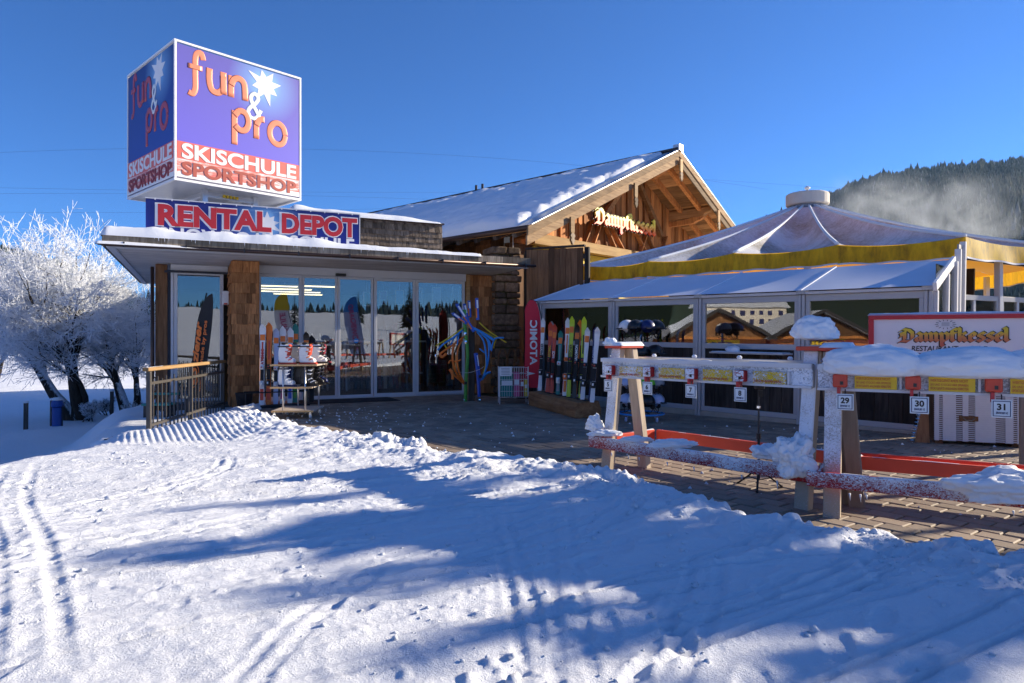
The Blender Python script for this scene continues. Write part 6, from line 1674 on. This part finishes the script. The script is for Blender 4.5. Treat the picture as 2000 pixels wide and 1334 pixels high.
# ------------------------------------------------------------------ trees white with hoar frost
def frost_tree(name, label, loc, stems, seed, H, spread, depth=4, group='frosted trees', thin=.0068):
    """bare limbs (trunk) carrying a crown of rimed twigs"""
    t = thing(name, label, 'tree', loc, 0, group)
    r = random.Random(seed); wood_mb = MB(); V = []; F = []
    def twig(p, q, rad):
        d = (q-p).normalized(); a = d.orthogonal().normalized()*rad; b = d.cross(a); k = len(V)
        for c, s in ((p, 1.0), (q, .6)):
            for an in (0, 2.094, 4.189): V.append(tuple(c+(a*math.cos(an)+b*math.sin(an))*s))
        F.extend([(k, k+1, k+4, k+3), (k+1, k+2, k+5, k+4), (k+2, k, k+3, k+5)])
    def grow(p, d, length, rad, lev):
        n = (5, 4, 4, 3, 2, 2)[lev]; pts = [p.copy()]; q = p.copy(); dd = d.copy(); kids = []
        for i in range(n):
            dd = (dd+Vector((r.gauss(0, .13), r.gauss(0, .13), r.gauss(.02, .08)))).normalized()
            q = q+dd*(length/n); pts.append(q.copy()); kids.append((q.copy(), dd.copy(), (i+1)/n))
        rads = [rad*(1-.6*i/n) for i in range(n+1)]
        if lev <= 1: wood_mb.tube(pts, rads, 7 if lev < 1 else 5, cap=False)
        elif lev == 2:
            wood_mb.tube(pts, [max(x, .008) for x in rads], 4, cap=False)
        else:
            for a, b, c in zip(pts, pts[1:], rads): twig(a, b, max(c, thin))
        if lev >= depth: return
        for kp, kd, f in kids:
            if lev == 0 and f < .55: continue
            for c in range(2):
                if lev >= 2 and r.random() < .36: continue
                ax = kd.orthogonal().normalized(); ax.rotate(Matrix.Rotation(r.uniform(0, 6.283), 3, kd))
                ang = r.uniform(.45, 1.05) if lev > 0 else r.uniform(.3, .8)
                nd = (kd*math.cos(ang)+ax*math.sin(ang)).normalized()
                nd = (nd+Vector((nd.x*spread, nd.y*spread, .10 if lev < 2 else -.05))).normalized()
                grow(kp, nd, length*r.uniform(.48, .74)*(1.05 if lev < 1 else .92), rad*(1-.5*f)*r.uniform(.45, .65), lev+1)
        grow(q, dd, length*.62, rads[-1]*.9, lev+1)
    for (x, y, dx, dy, L, rd) in stems: grow(Vector((x, y, -.1)), Vector((dx, dy, 1)).normalized(), L*H, rd, 0)
    wood_mb.build('trunk', 'bark', t, smooth=True)
    mesh_obj('crown', np_mesh('crown', np.array(V), np.array(F)), 'frost', t)
    return t, len(F)
Y1 = 20.0; x1 = (150-1000)/1310*Y1
frost_tree('frosted_tree', 'tall tree white with hoar frost left of the shop', (x1, Y1, gz(x1, Y1)), [(-.15, 0, -.22, .05, .42, .20), (.12, .1, .05, -.05, .46, .19), (.0, -.1, -.05, .15, .40, .12), (.3, 0, .35, .0, .34, .10)], 5, 5.9, .12, 5)
Y2 = 20.8; x2 = (258-1000)/1310*Y2
frost_tree('frosted_tree', 'leaning frosted tree close to the shop corner', (x2, Y2, gz(x2, Y2)), [(0, 0, -.65, .0, .40, .19), (.1, 0, -.15, .1, .36, .13), (.25, .1, .3, .05, .34, .12)], 9, 5.0, .12, 5)
Y3 = 30.0; x3 = (-20-1000)/1310*Y3
frost_tree('frosted_tree', 'frosted tree at the left edge of the picture', (x3, Y3, gz(x3, Y3)), [(0, 0, -.1, .0, .42, .16), (.1, 0, .2, .1, .40, .13)], 21, 6.4, .12, 5)
for k, (px, Y, h, lab) in enumerate([(178, 19.6, .6, 'frosty bush at the foot of the tall tree'), (290, 20.5, .6, 'frosty bush by the shop corner'), (205, 21.5, .6, 'low frosty bush between the tree trunks')]):
    x = (px-1000)/1310*Y
    frost_tree('frosted_bush', lab, (x, Y, gz(x, Y)), [(r6.uniform(-.3, .3), r6.uniform(-.2, .2), r6.uniform(-.7, .7), r6.uniform(-.5, .5), .55, .025) for q in range(4)], 60+k, h, .1, 3, 'frosty bushes')

# ------------------------------------------------------------------ far things
def far_house(label, px, Y, w, d, h, wall, roof, rot=0.2, z=None):
    x = (px-1000)/1310*Y; t = thing('village_house', label, 'house', (x, Y, gz(x, Y) if z is None else z), rot, 'houses beyond the snow field')
    MB().box(-w/2, w/2, -d/2, d/2, -1, h).build('walls', wall, t)
    rz = h+w*.22; o = .7
    MB().add([(-w/2-o, -d/2-o, h-.2), (w/2+o, -d/2-o, h-.2), (w/2+o, d/2+o, h-.2), (-w/2-o, d/2+o, h-.2), (0, -d/2-o, rz), (0, d/2+o, rz)], [(0, 1, 4), (1, 2, 5, 4), (2, 3, 5), (3, 0, 4, 5), (3, 2, 1, 0)]).build('roof', roof, t)
    for i in range(3):
        for j in range(max(1, int(h//2.8))):
            wx = -w/2+(i+.5)*w/3; wz = 1.0+j*2.7; wn_ = MB().box(wx-.5, wx+.5, -d/2-.06, -d/2-.01, wz, wz+1.2).build('window', 'navy', t); MB().box(wx-.6, wx+.6, -d/2-.12, -d/2-.062, wz-.12, wz-.02).build('sill', 'white', wn_)
    return t
far_house('low house with a red brown front across the snow field', 10, 150, 13, 9, 3.2, 'red_roof', 'far_snow')
far_house('pale house with a snowy roof beyond the trees', 70, 165, 10, 9, 5, 'plaster', 'far_snow', -.3)
far_house('small cream house seen beside the shop corner', 305, 170, 9, 8, 4.5, 'plaster', 'far_snow', .4)
for k in range(7):
    px = [-10, 30, 55, 100, 150, 200, 290][k]; Y = r6.uniform(175, 230); x = (px-1000)/1310*Y
    t = thing('far_conifer', ['dark conifer behind the red brown house', 'second conifer past the red brown house', 'conifer rising behind the pale house', 'conifer beyond the tall frosted tree', 'conifer seen through the frosted crowns', 'conifer behind the leaning tree', 'conifer beside the cream house'][k], 'tree', (x, Y, gz(x, Y)), 0, 'conifers across the field')
    MB().tube([(0, 0, 0), (0, 0, 3)], .4, 6).build('trunk', 'bark', t); h = r6.uniform(12, 20); mb = MB()
    for i in range(9):
        f = i/9; z0 = 1.5+f*(h-2); rr = (1-f)*h*.24+.3; n = 11
        pts = [(rr*(1 if q % 2 else .55)*math.cos(2*math.pi*q/(2*n)+i), rr*(1 if q % 2 else .55)*math.sin(2*math.pi*q/(2*n)+i), z0-r6.uniform(0, .7)) for q in range(2*n)]+[(0, 0, z0+h*.20)]
        mb.add(pts, [(q, (q+1) % (2*n), 2*n) for q in range(2*n)])
    mb.build('crown', 'needles', t)
# overhead cables
def cable(label, a, b, sag, rad):
    P = [a.lerp(b, k/24)-Vector((0, 0, sag*4*(k/24)*(1-k/24))) for k in range(25)]
    o = MB().tube(P, rad, 5).build('overhead_cable', 'dark_metal'); tag(o, label, 'cable', 'overhead cables')
cable('upper overhead cable passing behind the blue cube', at(-200, 308, 150), at(1500, 370, 190), -6, .02)
cable('middle overhead cable crossing the sky behind the banner', at(-200, 362, 150), at(1250, 372, 200), 1.0, .017)
cable('lower overhead cable left of the banner', at(-200, 380, 150), at(900, 392, 200), -1, .017)
cable('lowest overhead cable above the frosted trees', at(-200, 412, 150), at(900, 402, 200), 1, .017)
cable('short cable right of the chalet roof', at(1300, 345, 190), at(1900, 385, 160), 0, .017)
# ------------------------------------------------------------------ beside and behind the camera (seen in the panes, or casting the shade on the snow)
def mirror_place(px, py, Yv, plane_p, n):
    """where a thing must stand to be seen at (px, py) at virtual depth Yv in the mirror plane"""
    p = at(px, py, Yv); d = (p-plane_p).dot(n); return p-2*d*n
NA = Vector((.4243, -.9055, 0)); NC = Vector((-.7071, -.7071, 0)); PA = Vector(A_ORG); PC = Vector(C_ORG)
def spruce(label, loc, h, seed, group, rad=.2):
    t = thing('spruce_tree', label, 'tree', loc, 0, group); r = random.Random(seed)
    MB().tube([(0, 0, -.3), (0, 0, h*.5), (0, 0, h*.98)], [h*.018+.05, h*.012+.03, .01], 8).build('trunk', 'bark', t)
    V = []; F = []
    n = int(h*5)
    for i in range(n):
        f = (i+.5)/n; z = h*(.10+.90*f); L = h*rad*(1-f)**.85+.12
        for k in range(max(4, int(9*(1-f)+3))):
            a = r.uniform(0, 6.283); l = L*r.uniform(.65, 1.1); d = Vector((math.cos(a), math.sin(a), 0)); s = Vector((-d.y, d.x, 0)); w = l*.20
            p0 = Vector((0, 0, z)); p1 = d*l+Vector((0, 0, z-l*.35)); pm = d*l*.55+Vector((0, 0, z-l*.10))
            q = len(V); V += [tuple(p0), tuple(pm+s*w), tuple(p1), tuple(pm-s*w), tuple(pm+Vector((0, 0, -.12*l)))]; F += [(q, q+1, q+2), (q, q+2, q+3), (q, q+4, q+2), (q+1, q+4, q+3)]
    mesh_obj('crown', np_mesh('crown', np.array(V), np.array(F)), 'needles', t)
# high-crowned pines to the right whose shade falls across the foreground
S2 = Vector((SUN_DIR.x, SUN_DIR.y, 0)).normalized(); cot = 1/math.tan(SUN_EL)
def shade_pine(tip, h, seed, lab, length, rad, z0=.12):
    """pine with a bare stem whose tip throws its shadow on the snow at tip (x, y)"""
    p = Vector((tip[0], tip[1], 0))+S2*((h-z0)*cot); r = random.Random(seed)
    t = thing('pine_tree', lab, 'tree', (p.x, p.y, -.05), 0, 'pines right of the picture')
    MB().tube([(0, 0, -.3), (.05, 0, h*.5), (0, 0, h*.98)], [.11, .075, .01], 8).build('trunk', 'bark', t)
    V = []; F = []; n = int(length*15)
    for i in range(n):
        f = (i+.5)/n; z = h-length*(1-f); L = rad*(math.sin(math.pi*min(1, (1-f)*.85+.04))**.7)
        for k in range(9):
            a = r.uniform(0, 6.283); l = L*r.uniform(.25, 1.25); d = Vector((math.cos(a), math.sin(a), 0)); sd = Vector((-d.y, d.x, 0)); w = l*r.uniform(.10, .22)
            p0 = Vector((0, 0, z)); p1 = d*l+Vector((0, 0, z+l*r.uniform(-.3, .15))); pm = d*l*.6+Vector((0, 0, z-l*.02))
            q = len(V); V += [tuple(p0), tuple(pm+sd*w), tuple(p1), tuple(pm-sd*w), tuple(pm+Vector((0, 0, -.25*l)))]; F += [(q, q+1, q+2), (q, q+2, q+3), (q, q+4, q+2), (q+1, q+4, q+3)]
    mesh_obj('crown', np_mesh('crown', np.array(V), np.array(F)), 'needles', t)
for k, (tip, h, L, rd) in enumerate([((-2.45, 3.58), 5.0, 1.75, .66), ((-1.45, 3.02), 5.5, 1.5, .44), ((-.75, 2.42), 5.2, 1.45, .42), ((-.1, 1.92), 4.9, 1.6, .38), ((.75, 2.62), 5.6, 1.0, .30), ((.95, 1.70), 5.1, 1.6, .38), ((1.15, 3.22), 5.4, 1.0, .30), ((-2.75, 4.55), 5.2, 1.3, .24)]):
    shade_pine(tip, h, 100+k, '%s high crowned pine outside the right edge whose shade crosses the snow' % ['first', 'second', 'third', 'fourth', 'fifth', 'sixth', 'seventh', 'slender'][k], L, rd)

def chalet_behind():
    """double-gabled shop across the square, seen mirrored in the pavilion panes"""
    c = thing('square_chalet', 'double gabled SPORT chalet across the square, outside the left edge', 'chalet', mirror_place(1500, 664, 55, PC, NC)+Vector((0, 0, -EYE-1.6)), R(92))
    for k, x in enumerate((-4.2, 4.2)):
        MB().box(x-4.0, x+4.0, 0, 7, -1, 3.2).build('walls', 'red_board', c)
        MB().add([(x-4.6, -1.0, 3.0), (x+4.6, -1.0, 3.0), (x, -1.0, 5.4), (x-4.6, 7.5, 3.0), (x+4.6, 7.5, 3.0), (x, 7.5, 5.4)], [(0, 2, 5, 3), (1, 4, 5, 2), (0, 3, 4, 1)]).build('roof', 'far_snow', c)
        MB().beam((x-4.6, -1.02, 2.95), (x, -1.02, 5.35), .08, .25).build('barge_board', 'roof_dark', c); MB().beam((x+4.6, -1.02, 2.95), (x, -1.02, 5.35), .08, .25).build('barge_board', 'roof_dark', c)
        MB().add([(x-3.9, -.01, 3.2), (x+3.9, -.01, 3.2), (x, -.01, 5.2)], [(0, 1, 2)]).build('gable_infill', 'brown_board', c)
        for q in (-2.2, 0, 2.2): MB().box(x+q-.6, x+q+.6, -.08, -.01, .6, 2.0).build('window', 'navy', c)
    s = MB().box(-6.2, -2.2, -.2, -.1, 2.2, 2.95).build('shop_board', 'yellow', c); MB().box(-6.1, -2.3, -.22, -.201, 2.28, 2.87).build('board_face', 'navy', s)
    text('lettering', 'SPORT', .55, 'yellow', s, (-5.9, -.24, 2.38), .02, bold=.02, width=3.3)
    s = MB().box(2.4, 6.0, -.2, -.1, 2.2, 2.95).build('shop_board', 'yellow', c); text('lettering', 'SKI', .55, 'navy', s, (3.0, -.22, 2.38), .02, bold=.02, width=2.2)
    h = thing('hotel', 'long pale hotel on the slope behind the camera', 'hotel', mirror_place(1450, 664, 190, PC, NC)+Vector((0, 0, 3.5)), R(95))
    MB().box(-12, 12, 0, 9, -3, 6).build('walls', 'plaster', h); MB().add([(-13, -1, 5.8), (13, -1, 5.8), (13, 10, 5.8), (-13, 10, 5.8), (-13, 4.5, 8), (13, 4.5, 8)], [(0, 1, 5, 4), (2, 3, 4, 5), (1, 2, 5), (3, 0, 4), (3, 2, 1, 0)]).build('roof', 'far_snow', h)
    for i in range(9):
        for j in range(2): MB().box(-11+i*2.6, -9.8+i*2.6, -.06, -.01, .8+j*2.7, 2.2+j*2.7).build('window', 'navy', h)
chalet_behind()
# beach flags on the square behind the camera, mirrored in the shop doors
for k, (px, Yv, c1, c2, wd, lab) in enumerate([(556, 33, 'white', 'yellow', 'SKISCHULE', 'white and yellow SKISCHULE beach flag behind the camera'), (690, 35, 'pale_blue', 'light_blue', 'SNOWBOARD', 'pale blue SNOWBOARD beach flag behind the camera')]):
    p = mirror_place(px+25, 664, Yv, PA, NA); t = thing('square_flag', lab, 'flag', (p.x, p.y, gz(p.x, p.y)), math.atan2(NA.y, NA.x)+math.pi/2+math.pi, 'beach flags on the square')
    def ol(v):
        w = .78*(1 if v < .65 else math.sqrt(max(0, 1-((v-.65)/.35)**2))); l = .5*v; return (l, l+max(.02, w), .5+3.0*v)
    flag_panel('cloth', ol, 0, c1, t, .05)
    def ot(v):
        a, b, z = ol(.72+.28*v); return (a-.002, b+.002, z)
    flag_panel('top_band', ot, -.012, c2, t, .05)
    MB().tube([(0, .02, -.2), (.45, .02, 3.0), (.55, .02, 3.5)], .025, 6).build('pole', 'dark_metal', t)
    o = text('lettering', wd, .36, 'pink', t, (.55, -.08, .75), .004, bold=.01); o.rotation_euler = (0, -math.pi/2+.16, 0)
# frames of ski racks standing on the square, mirrored in the doors
for k in range(3):
    p = mirror_place(640+60*k, 664, 41+k, PA, NA); q = copy_tree(RACK1); q.location = (p.x, p.y, gz(p.x, p.y)); q.rotation_euler = (0, 0, R(-20+5*k))
    q['label'] = ['first red ski rack on the snow behind the camera', 'second red ski rack on the snow behind the camera', 'third red ski rack on the snow behind the camera'][k]; q['group'] = 'ski racks behind the camera'

# ------------------------------------------------------------------ steam rising off the tent roof
def build_steam():
    m = bpy.data.materials.new('steam'); m.use_nodes = True; nt = m.node_tree; nt.nodes.remove(nt.nodes['Principled BSDF']); out = nt.nodes['Material Output']
    v = nt.nodes.new('ShaderNodeVolumePrincipled'); v.inputs['Color'].default_value = (.84, .92, 1, 1); v.inputs['Anisotropy'].default_value = .2
    c = coords(nt, 'Generated'); f = noise_tex(nt, coords(nt, 'Object', (1, 1, 1.0), (0, .6, .3)), 1.1, 6, .6, 1.2)
    sp = nt.nodes.new('ShaderNodeSeparateXYZ'); nt.links.new(c, sp.inputs[0])
    def mul(a, b):
        k = nt.nodes.new('ShaderNodeMath'); k.operation = 'MULTIPLY'
        for s_, w in ((k.inputs[0], a), (k.inputs[1], b)):
            if hasattr(w, 'links'): nt.links.new(w, s_)
            else: s_.default_value = w
        return k.outputs[0]
    e = ramp(nt, f, [(.42, 0.0), (.70, 1.0)]); ex = ramp(nt, sp.outputs['X'], [(0.02, 0), (.3, 1), (.6, .7), (.98, 0)]); ey = ramp(nt, sp.outputs['Y'], [(.05, 0), (.4, 1), (.6, 1), (.95, 0)]); ez = ramp(nt, sp.outputs['Z'], [(.0, .9), (.3, .55), (1, 0)])
    d = mul(mul(mul(e, ex), mul(ey, ez)), 3.2); nt.links.new(d, v.inputs['Density']); nt.links.new(v.outputs[0], out.inputs['Volume'])
    MAT['steam'] = m
    o = MB().box(-2.7, 2.7, -1.6, 1.6, 0, 1.75).build('steam', m); o.location = (10.6, 17.4, 3.85); stuff(o); tag(o, 'wisps of steam rising off the sunny tent roof', 'steam')
build_steam()
# spruces on the slope behind the camera, mirrored in the shop doors
for k in range(4):
    px = [575, 700, 800, 930][k]; p = mirror_place(px, 664, 95+7*(k*5 % 7), PA, NA)
    spruce('spruce on the piste behind the camera, %s from the left in the panes' % ['first', 'second', 'third', 'fourth', 'fifth', 'sixth', 'seventh', 'eighth', 'ninth'][k], (p.x, p.y, gz(p.x, p.y)), 5+2*(k % 3), 70+k, 'spruces behind the camera', .2)
# ------------------------------------------------------------------ thin winter haze in the valley
def build_haze():
    m = bpy.data.materials.new('haze'); m.use_nodes = True; nt = m.node_tree; nt.nodes.remove(nt.nodes['Principled BSDF'])
    v = nt.nodes.new('ShaderNodeVolumePrincipled'); v.inputs['Color'].default_value = (.36, .62, 1, 1); v.inputs['Density'].default_value = .000035; v.inputs['Anisotropy'].default_value = .3
    nt.links.new(v.outputs[0], nt.nodes['Material Output'].inputs['Volume'])
    o = MB().box(-2750, 2750, -2750, 2750, -8, 640).build('haze', m); stuff(o); tag(o, 'thin bluish winter haze filling the valley', 'haze')
build_haze()
